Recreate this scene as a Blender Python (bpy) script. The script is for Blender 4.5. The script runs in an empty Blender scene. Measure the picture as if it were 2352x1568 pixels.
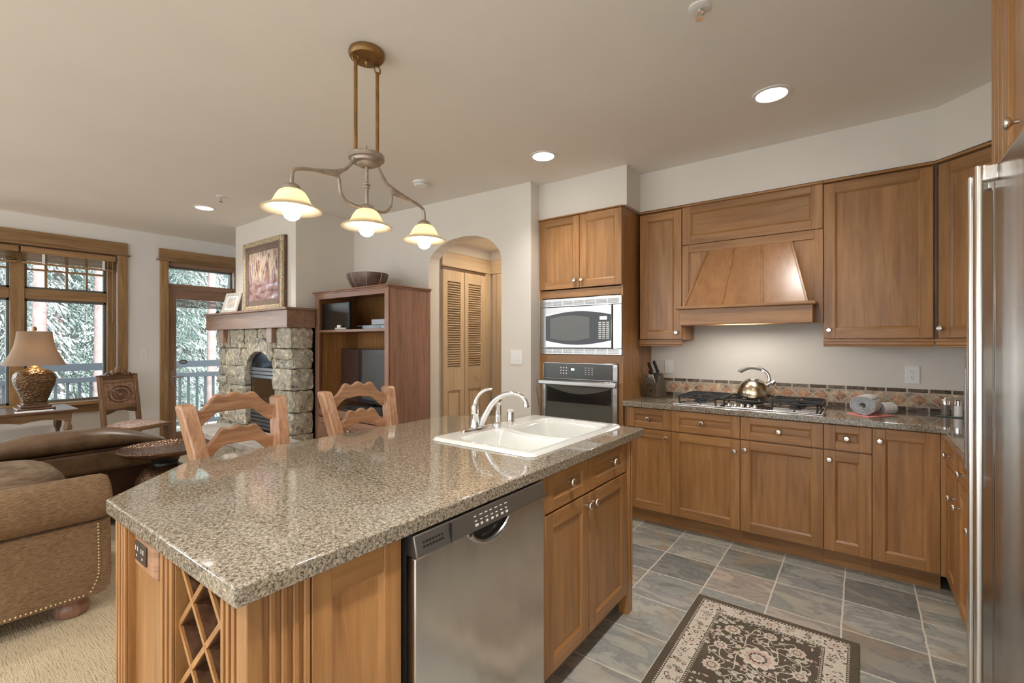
import bpy, bmesh, math, random
from mathutils import Vector, Matrix
from mathutils.geometry import tessellate_polygon

SC = bpy.context.scene
COL = SC.collection
PI = math.pi
rad = math.radians

# ------------------------------------------------------------------ camera
cam = bpy.data.cameras.new('camera')
cam.sensor_width = 36.0
cam.lens = 1066.26 / 2352 * 36.0
cam.shift_y = 3.1 / 2352
cam.clip_start = 0.02
cam_o = bpy.data.objects.new('camera', cam)
COL.objects.link(cam_o)
cam_o.location = (0, 0, 1.3602)
cam_o.rotation_euler = (rad(90), 0, rad(37.026))
SC.camera = cam_o

# ------------------------------------------------------------------ sky, sun, exposure
W = bpy.data.worlds.new('world')
SC.world = W
W.use_nodes = True
bg = W.node_tree.nodes['Background']
_wt = W.node_tree
_tc = _wt.nodes.new('ShaderNodeTexCoord'); _sx = _wt.nodes.new('ShaderNodeSeparateXYZ'); _mr = _wt.nodes.new('ShaderNodeMapRange'); _mx = _wt.nodes.new('ShaderNodeMix')
_mx.data_type = 'RGBA'
_wt.links.new(_tc.outputs['Generated'], _sx.inputs[0]); _wt.links.new(_sx.outputs[0], _mr.inputs[0])
_mr.inputs[1].default_value = -0.55; _mr.inputs[2].default_value = -0.85          # brighter sky on the window side
_wt.links.new(_mr.outputs[0], _mx.inputs[0])
_mx.inputs[6].default_value = (0.98, 1.01, 1.06, 1); _mx.inputs[7].default_value = (5.2, 5.8, 6.4, 1)
_wt.links.new(_mx.outputs[2], bg.inputs[0])
bg.inputs[1].default_value = 1.0
sun = bpy.data.lights.new('sun', 'SUN')
sun.energy = 5.0
sun.angle = rad(4)
sun.color = (1.0, 0.96, 0.9)
sun_o = bpy.data.objects.new('sun', sun)
COL.objects.link(sun_o)
sun_o.rotation_euler = (0, rad(42), 0)          # shines towards -X, over the roof on to the trees
for (ya, yb, za, zb) in ((-0.03, 1.55, 0.7, 2.4), (2.1, 2.86, 0.1, 2.35)):   # daylight openings
    pl = bpy.data.lights.new('window_portal', 'AREA')
    pl.shape = 'RECTANGLE'
    pl.size = zb - za
    pl.size_y = yb - ya
    pl.cycles.is_portal = True
    po = bpy.data.objects.new('window_portal', pl)
    COL.objects.link(po)
    po.location = (-7.28, (ya + yb) / 2, (za + zb) / 2)
    po.rotation_euler = (0, rad(-90), 0)
SC.view_settings.view_transform = 'Standard'
SC.view_settings.look = 'None'
SC.view_settings.gamma = 1.0
SC.view_settings.use_curve_mapping = False
SC.view_settings.exposure = 1.44
SC.cycles.use_denoising = True
SC.cycles.max_bounces = 10
SC.cycles.diffuse_bounces = 5
SC.cycles.glossy_bounces = 5
SC.cycles.transmission_bounces = 8
SC.cycles.transparent_max_bounces = 12
SC.cycles.sample_clamp_indirect = 6.0
SC.cycles.caustics_reflective = False
SC.cycles.caustics_refractive = False

CEIL = 2.7315
R = random.Random(7)

# ------------------------------------------------------------------ materials
def newmat(name):
    m = bpy.data.materials.new(name)
    m.use_nodes = True
    nt = m.node_tree
    return m, nt, nt.nodes['Principled BSDF']

def nd(nt, typ, **kw):
    n = nt.nodes.new(typ)
    for k, v in kw.items():
        if k.startswith('i_'):
            key = k[2:]
            key = int(key) if key.isdigit() else key.replace('_', ' ')
            n.inputs[key].default_value = v
        else:
            setattr(n, k, v)
    return n

def ramp(nt, stops, interp='LINEAR'):
    r = nt.nodes.new('ShaderNodeValToRGB')
    e = r.color_ramp.elements
    r.color_ramp.interpolation = interp
    while len(e) > 1:
        e.remove(e[-1])
    e[0].position = stops[0][0]
    e[0].color = (*stops[0][1], 1)
    for p, c in stops[1:]:
        x = e.new(p)
        x.color = (*c, 1)
    return r

def setp(b, **kw):
    for k, v in kw.items():
        key = k.replace('_', ' ')
        if isinstance(v, tuple) and len(v) == 3:
            v = (*v, 1)
        b.inputs[key].default_value = v

def plain(name, col, rough=0.5, metal=0.0, noise=0.0, scale=40, bump=0.0, **kw):
    m, nt, b = newmat(name)
    setp(b, Base_Color=col, Roughness=rough, Metallic=metal, **kw)
    if noise or bump:
        tc = nd(nt, 'ShaderNodeTexCoord')
        n = nd(nt, 'ShaderNodeTexNoise', i_Scale=scale, i_Detail=4.0)
        nt.links.new(tc.outputs['Object'], n.inputs['Vector'])
        if noise:
            lo = tuple(max(0, c * (1 - noise)) for c in col)
            hi = tuple(min(1, c * (1 + noise)) for c in col)
            r = ramp(nt, [(0.3, lo), (0.7, hi)])
            nt.links.new(n.outputs[0], r.inputs[0])
            nt.links.new(r.outputs[0], b.inputs['Base Color'])
        if bump:
            bp = nd(nt, 'ShaderNodeBump', i_Strength=bump, i_Distance=0.01)
            nt.links.new(n.outputs[0], bp.inputs['Height'])
            nt.links.new(bp.outputs[0], b.inputs['Normal'])
    return m

def wood(name, dark, mid, light, axis='Z', rough=0.38, coat=0.12, grain=1.0, var=0.16, bump=0.03):
    m, nt, b = newmat(name)
    L = nt.links.new
    tc = nd(nt, 'ShaderNodeTexCoord')
    oi = nd(nt, 'ShaderNodeObjectInfo')
    off = nd(nt, 'ShaderNodeVectorMath', operation='SCALE')
    cmb = nd(nt, 'ShaderNodeCombineXYZ')
    for i in range(3):
        L(oi.outputs['Random'], cmb.inputs[i])
    L(cmb.outputs[0], off.inputs[0])
    off.inputs['Scale'].default_value = 7.0
    add = nd(nt, 'ShaderNodeVectorMath', operation='ADD')
    L(tc.outputs['Object'], add.inputs[0])
    L(off.outputs[0], add.inputs[1])
    sc = [15 * grain] * 3
    sc['XYZ'.index(axis)] = 1.1 * grain
    mp = nd(nt, 'ShaderNodeMapping')
    mp.inputs['Scale'].default_value = sc
    L(add.outputs[0], mp.inputs['Vector'])
    n1 = nd(nt, 'ShaderNodeTexNoise', i_Scale=2.2, i_Detail=7.0, i_Roughness=0.62, i_Distortion=0.5)
    L(mp.outputs[0], n1.inputs['Vector'])
    r = ramp(nt, [(0.3, dark), (0.5, mid), (0.72, light)])
    L(n1.outputs[0], r.inputs[0])
    sc2 = [4.5 * grain] * 3
    sc2['XYZ'.index(axis)] = 0.5 * grain
    mp2 = nd(nt, 'ShaderNodeMapping')
    mp2.inputs['Scale'].default_value = sc2
    L(add.outputs[0], mp2.inputs['Vector'])
    n2 = nd(nt, 'ShaderNodeTexNoise', i_Scale=1.6, i_Detail=2.0)
    L(mp2.outputs[0], n2.inputs['Vector'])
    mr = nd(nt, 'ShaderNodeMapRange')
    mr.inputs[1].default_value = 0.3
    mr.inputs[2].default_value = 0.7
    mr.inputs[3].default_value = 1 - var
    mr.inputs[4].default_value = 1 + var
    L(n2.outputs[0], mr.inputs[0])
    mr2 = nd(nt, 'ShaderNodeMapRange')
    mr2.inputs[3].default_value = 0.93
    mr2.inputs[4].default_value = 1.08
    L(oi.outputs['Random'], mr2.inputs[0])
    mu = nd(nt, 'ShaderNodeMath', operation='MULTIPLY')
    L(mr.outputs[0], mu.inputs[0])
    L(mr2.outputs[0], mu.inputs[1])
    hs = nd(nt, 'ShaderNodeHueSaturation')
    L(mu.outputs[0], hs.inputs['Value'])
    L(r.outputs[0], hs.inputs['Color'])
    L(hs.outputs[0], b.inputs['Base Color'])
    setp(b, Roughness=rough, Coat_Weight=coat, Coat_Roughness=0.25)
    if bump:
        bp = nd(nt, 'ShaderNodeBump', i_Strength=bump, i_Distance=0.01)
        L(n1.outputs[0], bp.inputs['Height'])
        L(bp.outputs[0], b.inputs['Normal'])
    return m

def wood3(name, *a, **k):
    return {ax: wood(name + '_' + ax.lower(), *a, axis=ax, **k) for ax in 'XYZ'}

CAB = wood3('maple_cabinet', (0.265, 0.117, 0.037), (0.35, 0.168, 0.056), (0.43, 0.222, 0.083))
ALD = wood3('alder_trim', (0.21, 0.115, 0.045), (0.31, 0.18, 0.078), (0.40, 0.255, 0.125), coat=0.1)
PINE = wood3('pale_pine', (0.47, 0.335, 0.195), (0.55, 0.405, 0.25), (0.61, 0.465, 0.30), coat=0.1, var=0.08)
ARM = wood3('walnut_armoire', (0.20, 0.098, 0.058), (0.285, 0.148, 0.094), (0.35, 0.195, 0.13))
RUS = wood3('rustic_chair', (0.29, 0.135, 0.065), (0.45, 0.245, 0.135), (0.57, 0.35, 0.22), grain=1.5, rough=0.3, coat=0.35, bump=0.08)
MAN = wood3('mantel_wood', (0.23, 0.125, 0.075), (0.3, 0.175, 0.11), (0.36, 0.22, 0.15), coat=0.15)
DKW = wood3('dark_antique', (0.055, 0.024, 0.012), (0.12, 0.055, 0.028), (0.2, 0.1, 0.055), coat=0.4)

M_WALL = plain('wall_paint', (0.73, 0.685, 0.615), 0.85, noise=0.02, scale=3, bump=0.05)
M_WALL2 = plain('wall_paint_cool', (0.78, 0.765, 0.735), 0.85, noise=0.02, scale=3)
M_CEIL = plain('ceiling_paint', (0.83, 0.79, 0.73), 0.9, noise=0.015, scale=2)
M_WHITE = plain('white_plastic', (0.82, 0.81, 0.78), 0.4)
M_PORC = plain('white_porcelain', (0.74, 0.755, 0.725), 0.12, Coat_Weight=0.6, Coat_Roughness=0.05)
M_STEEL = plain('polished_steel', (0.74, 0.74, 0.73), 0.12, 1.0)
M_CHROME = plain('chrome', (0.88, 0.88, 0.89), 0.05, 1.0)
M_NICKEL = plain('satin_nickel', (0.72, 0.68, 0.62), 0.2, 1.0)
M_IRON = plain('cast_iron', (0.035, 0.033, 0.035), 0.5, 0.3, noise=0.3, scale=80)
M_BLACK = plain('black_plastic', (0.015, 0.015, 0.016), 0.35)
M_BGLASS = plain('black_glass', (0.02, 0.019, 0.018), 0.06)
M_DKGREY = plain('dark_grey_enamel', (0.075, 0.073, 0.07), 0.22)
M_OVENGL = plain('oven_glass', (0.10, 0.10, 0.085), 0.08)
M_BRONZE = plain('antique_bronze', (0.30, 0.17, 0.06), 0.42, 0.7, noise=0.25, scale=20)
M_PEWTER = plain('aged_pewter', (0.42, 0.35, 0.29), 0.45, 0.6, noise=0.2, scale=25)
M_GREYMETAL = plain('grey_metal', (0.3, 0.29, 0.28), 0.4, 0.8)
M_VOID = plain('dark_recess', (0.02, 0.012, 0.008), 0.8)
M_TEXT = plain('light_print', (0.72, 0.72, 0.7), 0.5)
M_PINK = plain('pink_cloth', (0.74, 0.3, 0.26), 0.95, noise=0.1, scale=150, bump=0.2)
M_PAPER = plain('paper_white', (0.8, 0.82, 0.84), 0.8)
M_RAIL = plain('grey_painted_rail', (0.16, 0.19, 0.22), 0.6)
M_DECK = plain('deck_boards', (0.40, 0.39, 0.385), 0.8, noise=0.15, scale=6)

def brushed(name, col, axis, rough=0.26):
    m, nt, b = newmat(name)
    L = nt.links.new
    tc = nd(nt, 'ShaderNodeTexCoord')
    mp = nd(nt, 'ShaderNodeMapping')
    s = [260.0] * 3
    s['XYZ'.index(axis)] = 1.2
    mp.inputs['Scale'].default_value = s
    L(tc.outputs['Object'], mp.inputs['Vector'])
    n = nd(nt, 'ShaderNodeTexNoise', i_Scale=1.0, i_Detail=3.0)
    L(mp.outputs[0], n.inputs['Vector'])
    mr = nd(nt, 'ShaderNodeMapRange')
    mr.inputs[3].default_value = rough - 0.06
    mr.inputs[4].default_value = rough + 0.08
    L(n.outputs[0], mr.inputs[0])
    L(mr.outputs[0], b.inputs['Roughness'])
    bp = nd(nt, 'ShaderNodeBump', i_Strength=0.012, i_Distance=0.001)
    L(n.outputs[0], bp.inputs['Height'])
    n2 = nd(nt, 'ShaderNodeTexNoise', i_Scale=1.0, i_Detail=1.5)
    mp2 = nd(nt, 'ShaderNodeMapping')
    s2 = [7.0] * 3
    s2['XYZ'.index(axis)] = 0.9
    mp2.inputs['Scale'].default_value = s2
    L(tc.outputs['Object'], mp2.inputs['Vector'])
    L(mp2.outputs[0], n2.inputs['Vector'])
    bp2 = nd(nt, 'ShaderNodeBump', i_Strength=0.3, i_Distance=0.02)
    L(n2.outputs[0], bp2.inputs['Height'])
    L(bp.outputs[0], bp2.inputs['Normal'])
    L(bp2.outputs[0], b.inputs['Normal'])
    setp(b, Base_Color=col, Metallic=1.0)
    return m

M_SSV = brushed('stainless_vertical', (0.74, 0.70, 0.65), 'Z', 0.23)
M_SSX = brushed('stainless_horizontal', (0.50, 0.49, 0.48), 'X', 0.24)
M_FRIDGE = brushed('stainless_fridge', (0.43, 0.415, 0.39), 'Z', 0.22)

def emit(name, col, st):
    m, nt, b = newmat(name)
    setp(b, Base_Color=(0.9, 0.9, 0.88), Emission_Color=col, Emission_Strength=st)
    return m
HOOD = wood('hood_wood', (0.30, 0.14, 0.055), (0.355, 0.172, 0.07), (0.40, 0.205, 0.088), axis='Z', rough=0.3, coat=0.4, grain=0.8, var=0.07)
M_BULB = emit('lamp_bulb', (1.0, 0.90, 0.76), 11.0)
M_CAN = emit('can_lamp', (1.0, 0.95, 0.88), 9.0)
M_CANLIV = emit('living_can_lamp', (1.0, 0.97, 0.94), 1.6)
M_HOODL = emit('hood_lamp', (1.0, 0.92, 0.84), 15.0)
M_HALL = emit('hall_lamp', (1.0, 0.9, 0.75), 120.0)
M_LED = emit('display_led', (0.75, 0.85, 1.0), 1.2)

def shade_glass():
    m, nt, b = newmat('alabaster_glass')
    setp(b, Base_Color=(0.60, 0.54, 0.43), Roughness=0.35)
    tr = nd(nt, 'ShaderNodeBsdfTranslucent')
    tr.inputs[0].default_value = (0.80, 0.70, 0.53, 1)
    mx = nd(nt, 'ShaderNodeMixShader')
    mx.inputs[0].default_value = 0.45
    nt.links.new(b.outputs[0], mx.inputs[1])
    nt.links.new(tr.outputs[0], mx.inputs[2])
    nt.links.new(mx.outputs[0], nt.nodes['Material Output'].inputs[0])
    return m
M_SHADE = shade_glass()

def fabric_shade():
    m, nt, b = newmat('lampshade_cloth')
    setp(b, Base_Color=(0.36, 0.265, 0.19), Roughness=0.9)
    tr = nd(nt, 'ShaderNodeBsdfTranslucent')
    tr.inputs[0].default_value = (0.55, 0.41, 0.28, 1)
    mx = nd(nt, 'ShaderNodeMixShader')
    mx.inputs[0].default_value = 0.3
    nt.links.new(b.outputs[0], mx.inputs[1])
    nt.links.new(tr.outputs[0], mx.inputs[2])
    nt.links.new(mx.outputs[0], nt.nodes['Material Output'].inputs[0])
    return m
M_LSHADE = fabric_shade()

def glass():
    m, nt, b = newmat('window_glass')
    nt.nodes.remove(b)
    t = nd(nt, 'ShaderNodeBsdfTransparent')
    t.inputs[0].default_value = (0.95, 0.97, 0.97, 1)
    g = nd(nt, 'ShaderNodeBsdfGlossy')
    g.inputs['Roughness'].default_value = 0.02
    fr = nd(nt, 'ShaderNodeFresnel')
    fr.inputs[0].default_value = 1.35
    mx = nd(nt, 'ShaderNodeMixShader')
    nt.links.new(fr.outputs[0], mx.inputs[0])
    nt.links.new(t.outputs[0], mx.inputs[1])
    nt.links.new(g.outputs[0], mx.inputs[2])
    nt.links.new(mx.outputs[0], nt.nodes['Material Output'].inputs[0])
    return m
M_GLASS = glass()

def granite():
    m, nt, b = newmat('speckled_granite')
    L = nt.links.new
    tc = nd(nt, 'ShaderNodeTexCoord')
    n1 = nd(nt, 'ShaderNodeTexNoise', i_Scale=120.0, i_Detail=4.0, i_Roughness=0.7)
    n2 = nd(nt, 'ShaderNodeTexNoise', i_Scale=260.0, i_Detail=3.0, i_Roughness=0.6)
    v = nd(nt, 'ShaderNodeTexVoronoi', i_Scale=130.0)
    for n in (n1, n2, v):
        L(tc.outputs['Object'], n.inputs['Vector'])
    r1 = ramp(nt, [(0.3, (0.024, 0.022, 0.019)), (0.39, (0.11, 0.097, 0.078)), (0.47, (0.225, 0.205, 0.172)),
                   (0.56, (0.315, 0.297, 0.26)), (0.7, (0.43, 0.412, 0.37))])
    L(n1.outputs[0], r1.inputs[0])
    r2 = ramp(nt, [(0.36, (0.10, 0.08, 0.055)), (0.5, (0.55, 0.5, 0.42)), (0.64, (1.0, 0.95, 0.85))])
    L(n2.outputs[0], r2.inputs[0])
    mx = nd(nt, 'ShaderNodeMix', data_type='RGBA', blend_type='OVERLAY')
    mx.inputs[0].default_value = 0.55
    L(r1.outputs[0], mx.inputs[6])
    L(r2.outputs[0], mx.inputs[7])
    r3 = ramp(nt, [(0.0, (0.75, 0.72, 0.7)), (1.0, (1.15, 1.1, 1.02))])
    L(v.outputs['Color'], r3.inputs[0])
    mu = nd(nt, 'ShaderNodeMix', data_type='RGBA', blend_type='MULTIPLY')
    mu.inputs[0].default_value = 0.7
    L(mx.outputs[2], mu.inputs[6])
    L(r3.outputs[0], mu.inputs[7])
    L(mu.outputs[2], b.inputs['Base Color'])
    setp(b, Roughness=0.07, Coat_Weight=0.5, Coat_Roughness=0.03)
    return m
M_GRAN = granite()

def slate_floor():
    m, nt, b = newmat('slate_tile')
    L = nt.links.new
    tc = nd(nt, 'ShaderNodeTexCoord')
    sp = nd(nt, 'ShaderNodeSeparateXYZ')
    L(tc.outputs['Object'], sp.inputs[0])
    def mth(op, a, bb=None):
        n = nd(nt, 'ShaderNodeMath', operation=op)
        for i, x in enumerate((a, bb)):
            if x is None:
                continue
            if isinstance(x, (int, float)):
                n.inputs[i].default_value = x
            else:
                L(x, n.inputs[i])
        return n.outputs[0]
    wob = nd(nt, 'ShaderNodeTexNoise', i_Scale=9.0, i_Detail=2.0)
    L(tc.outputs['Object'], wob.inputs['Vector'])
    wv = mth('MULTIPLY', mth('SUBTRACT', wob.outputs[0], 0.5), 0.03)
    px = mth('ADD', mth('DIVIDE', mth('SUBTRACT', sp.outputs[0], 0.233), 0.313), wv)
    py = mth('ADD', mth('DIVIDE', mth('SUBTRACT', sp.outputs[1], 3.32), 0.304), wv)
    fx, fy = mth('FLOOR', px), mth('FLOOR', py)
    c = nd(nt, 'ShaderNodeCombineXYZ')
    L(fx, c.inputs[0]); L(fy, c.inputs[1])
    wn = nd(nt, 'ShaderNodeTexWhiteNoise', noise_dimensions='3D')
    L(c.outputs[0], wn.inputs['Vector'])
    off = nd(nt, 'ShaderNodeVectorMath', operation='MULTIPLY_ADD')
    L(wn.outputs['Color'], off.inputs[0])
    off.inputs[1].default_value = (20, 20, 20)
    L(tc.outputs['Object'], off.inputs[2])
    # per tile colours
    base = ramp(nt, [(0.0, (0.15, 0.16, 0.165)), (0.14, (0.34, 0.345, 0.31)), (0.36, (0.365, 0.375, 0.35)),
                     (0.52, (0.235, 0.25, 0.26)), (0.68, (0.37, 0.35, 0.305)), (0.84, (0.40, 0.335, 0.285)), (1.0, (0.31, 0.33, 0.325))])
    L(wn.outputs['Value'], base.inputs[0])
    mp = nd(nt, 'ShaderNodeMapping')
    mp.inputs['Scale'].default_value = (3.2, 7.5, 3)
    L(off.outputs[0], mp.inputs['Vector'])
    n1 = nd(nt, 'ShaderNodeTexNoise', i_Scale=1.1, i_Detail=7.0, i_Roughness=0.62, i_Distortion=0.9)
    L(mp.outputs[0], n1.inputs['Vector'])
    vein = ramp(nt, [(0.32, (0.48, 0.48, 0.48)), (0.44, (0.95, 0.95, 0.93)), (0.495, (0.66, 0.67, 0.68)), (0.54, (1.1, 1.06, 1.0)), (0.7, (1.35, 1.26, 1.1))])
    L(n1.outputs[0], vein.inputs[0])
    mu = nd(nt, 'ShaderNodeMix', data_type='RGBA', blend_type='MULTIPLY')
    mu.inputs[0].default_value = 0.9
    L(base.outputs[0], mu.inputs[6]); L(vein.outputs[0], mu.inputs[7])
    n2 = nd(nt, 'ShaderNodeTexNoise', i_Scale=3.2, i_Detail=4.0, i_Distortion=1.0)
    L(off.outputs[0], n2.inputs['Vector'])
    rust = ramp(nt, [(0.56, (0, 0, 0)), (0.72, (0.8, 0.8, 0.8))])
    L(n2.outputs[0], rust.inputs[0])
    mr = nd(nt, 'ShaderNodeMix', data_type='RGBA')
    L(rust.outputs[0], mr.inputs[0]); L(mu.outputs[2], mr.inputs[6])
    mr.inputs[7].default_value = (0.32, 0.235, 0.16, 1)
    # grout
    ex = mth('ABSOLUTE', mth('SUBTRACT', mth('FRACT', px), 0.5))
    ey = mth('ABSOLUTE', mth('SUBTRACT', mth('FRACT', py), 0.5))
    g = mth('GREATER_THAN', mth('MAXIMUM', ex, ey), 0.4875)
    mg = nd(nt, 'ShaderNodeMix', data_type='RGBA')
    L(g, mg.inputs[0]); L(mr.outputs[2], mg.inputs[6])
    mg.inputs[7].default_value = (0.62, 0.58, 0.50, 1)
    L(mg.outputs[2], b.inputs['Base Color'])
    setp(b, Roughness=0.42)
    hh = mth('SUBTRACT', mth('MULTIPLY', n1.outputs[0], 0.6), mth('MULTIPLY', g, 0.6))
    bp = nd(nt, 'ShaderNodeBump', i_Strength=0.35, i_Distance=0.006)
    L(hh, bp.inputs['Height'])
    L(bp.outputs[0], b.inputs['Normal'])
    return m
M_SLATE = slate_floor()

def carpet():
    m, nt, b = newmat('woven_carpet')
    L = nt.links.new
    tc = nd(nt, 'ShaderNodeTexCoord')
    mpy = nd(nt, 'ShaderNodeMapping'); mpy.inputs['Scale'].default_value = (14, 170, 1)
    L(tc.outputs['Object'], mpy.inputs['Vector'])
    w1 = nd(nt, 'ShaderNodeTexNoise', i_Scale=1.0, i_Detail=2.0)
    L(mpy.outputs[0], w1.inputs['Vector'])
    n = nd(nt, 'ShaderNodeTexNoise', i_Scale=140.0, i_Detail=3.0)
    for x in (n,):
        L(tc.outputs['Object'], x.inputs['Vector'])
    a = nd(nt, 'ShaderNodeMath', operation='MULTIPLY_ADD')
    L(w1.outputs[0], a.inputs[0]); a.inputs[1].default_value = 1.1
    L(n.outputs[0], a.inputs[2])
    r = ramp(nt, [(0.75, (0.36, 0.27, 0.16)), (1.0, (0.58, 0.475, 0.32)), (1.0, (0.60, 0.49, 0.33))])
    L(a.outputs[0], r.inputs[0])
    L(r.outputs[0], b.inputs['Base Color'])
    setp(b, Roughness=0.95)
    s = nd(nt, 'ShaderNodeMath', operation='ADD')
    L(a.outputs[0], s.inputs[0]); s.inputs[1].default_value = 0.0
    bp = nd(nt, 'ShaderNodeBump', i_Strength=0.7, i_Distance=0.006)
    L(s.outputs[0], bp.inputs['Height']); L(bp.outputs[0], b.inputs['Normal'])
    return m
M_CARPET = carpet()

def stone(name, cols, scale=9.0, bump=0.9):
    m, nt, b = newmat(name)
    L = nt.links.new
    tc = nd(nt, 'ShaderNodeTexCoord')
    ge = nd(nt, 'ShaderNodeNewGeometry')
    ri = ramp(nt, [(i / (len(cols) - 1), c) for i, c in enumerate(cols)])
    L(ge.outputs['Random Per Island'], ri.inputs[0])
    n = nd(nt, 'ShaderNodeTexNoise', i_Scale=scale, i_Detail=8.0, i_Roughness=0.7, i_Distortion=0.4)
    L(tc.outputs['Object'], n.inputs['Vector'])
    r = ramp(nt, [(0.34, (0.22, 0.21, 0.2)), (0.44, (0.85, 0.82, 0.77)), (0.54, (1.05, 1.0, 0.9)), (0.64, (1.8, 1.72, 1.55))])
    L(n.outputs[0], r.inputs[0])
    mu = nd(nt, 'ShaderNodeMix', data_type='RGBA', blend_type='MULTIPLY')
    mu.inputs[0].default_value = 1.0
    L(ri.outputs[0], mu.inputs[6]); L(r.outputs[0], mu.inputs[7])
    L(mu.outputs[2], b.inputs['Base Color'])
    setp(b, Roughness=0.85)
    bp = nd(nt, 'ShaderNodeBump', i_Strength=bump, i_Distance=0.03)
    L(n.outputs[0], bp.inputs['Height']); L(bp.outputs[0], b.inputs['Normal'])
    return m
M_STONE = stone('rubble_stone', [(0.56, 0.52, 0.43), (0.66, 0.64, 0.57), (0.46, 0.44, 0.38), (0.68, 0.62, 0.50), (0.52, 0.52, 0.49)], 20.0, 1.0)
M_MORTAR = plain('mortar', (0.14, 0.12, 0.095), 0.95, noise=0.3, scale=30)
M_SLAB = plain('hearth_slab', (0.46, 0.42, 0.37), 0.7, noise=0.2, scale=8, bump=0.3)

def cloth(name, lo, mid, hi, scale=220.0, stretch=(1, 1, 1), rough=0.95, bump=0.3, big=0.12):
    m, nt, b = newmat(name)
    L = nt.links.new
    tc = nd(nt, 'ShaderNodeTexCoord')
    mp = nd(nt, 'ShaderNodeMapping')
    mp.inputs['Scale'].default_value = stretch
    L(tc.outputs['Object'], mp.inputs['Vector'])
    n = nd(nt, 'ShaderNodeTexNoise', i_Scale=scale, i_Detail=4.0, i_Roughness=0.7)
    L(mp.outputs[0], n.inputs['Vector'])
    n2 = nd(nt, 'ShaderNodeTexNoise', i_Scale=5.0, i_Detail=3.0)
    L(tc.outputs['Object'], n2.inputs['Vector'])
    a = nd(nt, 'ShaderNodeMath', operation='MULTIPLY_ADD')
    L(n2.outputs[0], a.inputs[0]); a.inputs[1].default_value = big * 2
    s = nd(nt, 'ShaderNodeMath', operation='SUBTRACT')
    L(n.outputs[0], s.inputs[0]); s.inputs[1].default_value = big
    L(s.outputs[0], a.inputs[2])
    r = ramp(nt, [(0.32, lo), (0.5, mid), (0.68, hi)])
    L(a.outputs[0], r.inputs[0]); L(r.outputs[0], b.inputs['Base Color'])
    setp(b, Roughness=rough)
    bp = nd(nt, 'ShaderNodeBump', i_Strength=bump, i_Distance=0.004)
    L(n.outputs[0], bp.inputs['Height']); L(bp.outputs[0], b.inputs['Normal'])
    return m
M_TWEED = cloth('brown_tweed', (0.125, 0.07, 0.032), (0.20, 0.122, 0.062), (0.27, 0.175, 0.095), 130, (1, 0.35, 1.6))
M_LEATHER = cloth('brown_leather', (0.085, 0.046, 0.023), (0.125, 0.073, 0.038), (0.165, 0.102, 0.056), 9, rough=0.36, bump=0.1, big=0.05)
M_LEATHER2 = plain('shaded_leather', (0.05, 0.018, 0.009), 0.45, noise=0.25, scale=14)  # darker leather colour holds the shade on the loveseat's base
M_STRIPE = cloth('striped_cushion', (0.09, 0.055, 0.032), (0.17, 0.115, 0.07), (0.26, 0.19, 0.125), 6, (1, 1, 9), bump=0.1)
M_COPPER = plain('hammered_copper', (0.30, 0.155, 0.085), 0.28, 0.85, noise=0.35, scale=45, bump=0.8)

def hammered(name, lo, hi, scale, metal, rough, bs=0.8):
    m, nt, b = newmat(name)
    L = nt.links.new
    tc = nd(nt, 'ShaderNodeTexCoord')
    mp = nd(nt, 'ShaderNodeMapping')
    mp.inputs['Scale'].default_value = (1, 1, 1.7)
    L(tc.outputs['Object'], mp.inputs['Vector'])
    v = nd(nt, 'ShaderNodeTexVoronoi', i_Scale=scale)
    L(mp.outputs[0], v.inputs['Vector'])
    r = ramp(nt, [(0.0, hi), (0.45, lo)])
    L(v.outputs['Distance'], r.inputs[0]); L(r.outputs[0], b.inputs['Base Color'])
    bp = nd(nt, 'ShaderNodeBump', i_Strength=bs, i_Distance=0.01, invert=True)
    L(v.outputs['Distance'], bp.inputs['Height']); L(bp.outputs[0], b.inputs['Normal'])
    setp(b, Metallic=metal, Roughness=rough)
    return m
M_HAM = hammered('hammered_vase', (0.12, 0.065, 0.028), (0.36, 0.235, 0.12), 40, 0.55, 0.35)
M_HAM2 = hammered('hammered_copper_fine', (0.13, 0.065, 0.035), (0.24, 0.13, 0.075), 75, 0.6, 0.22, 0.3)

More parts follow.
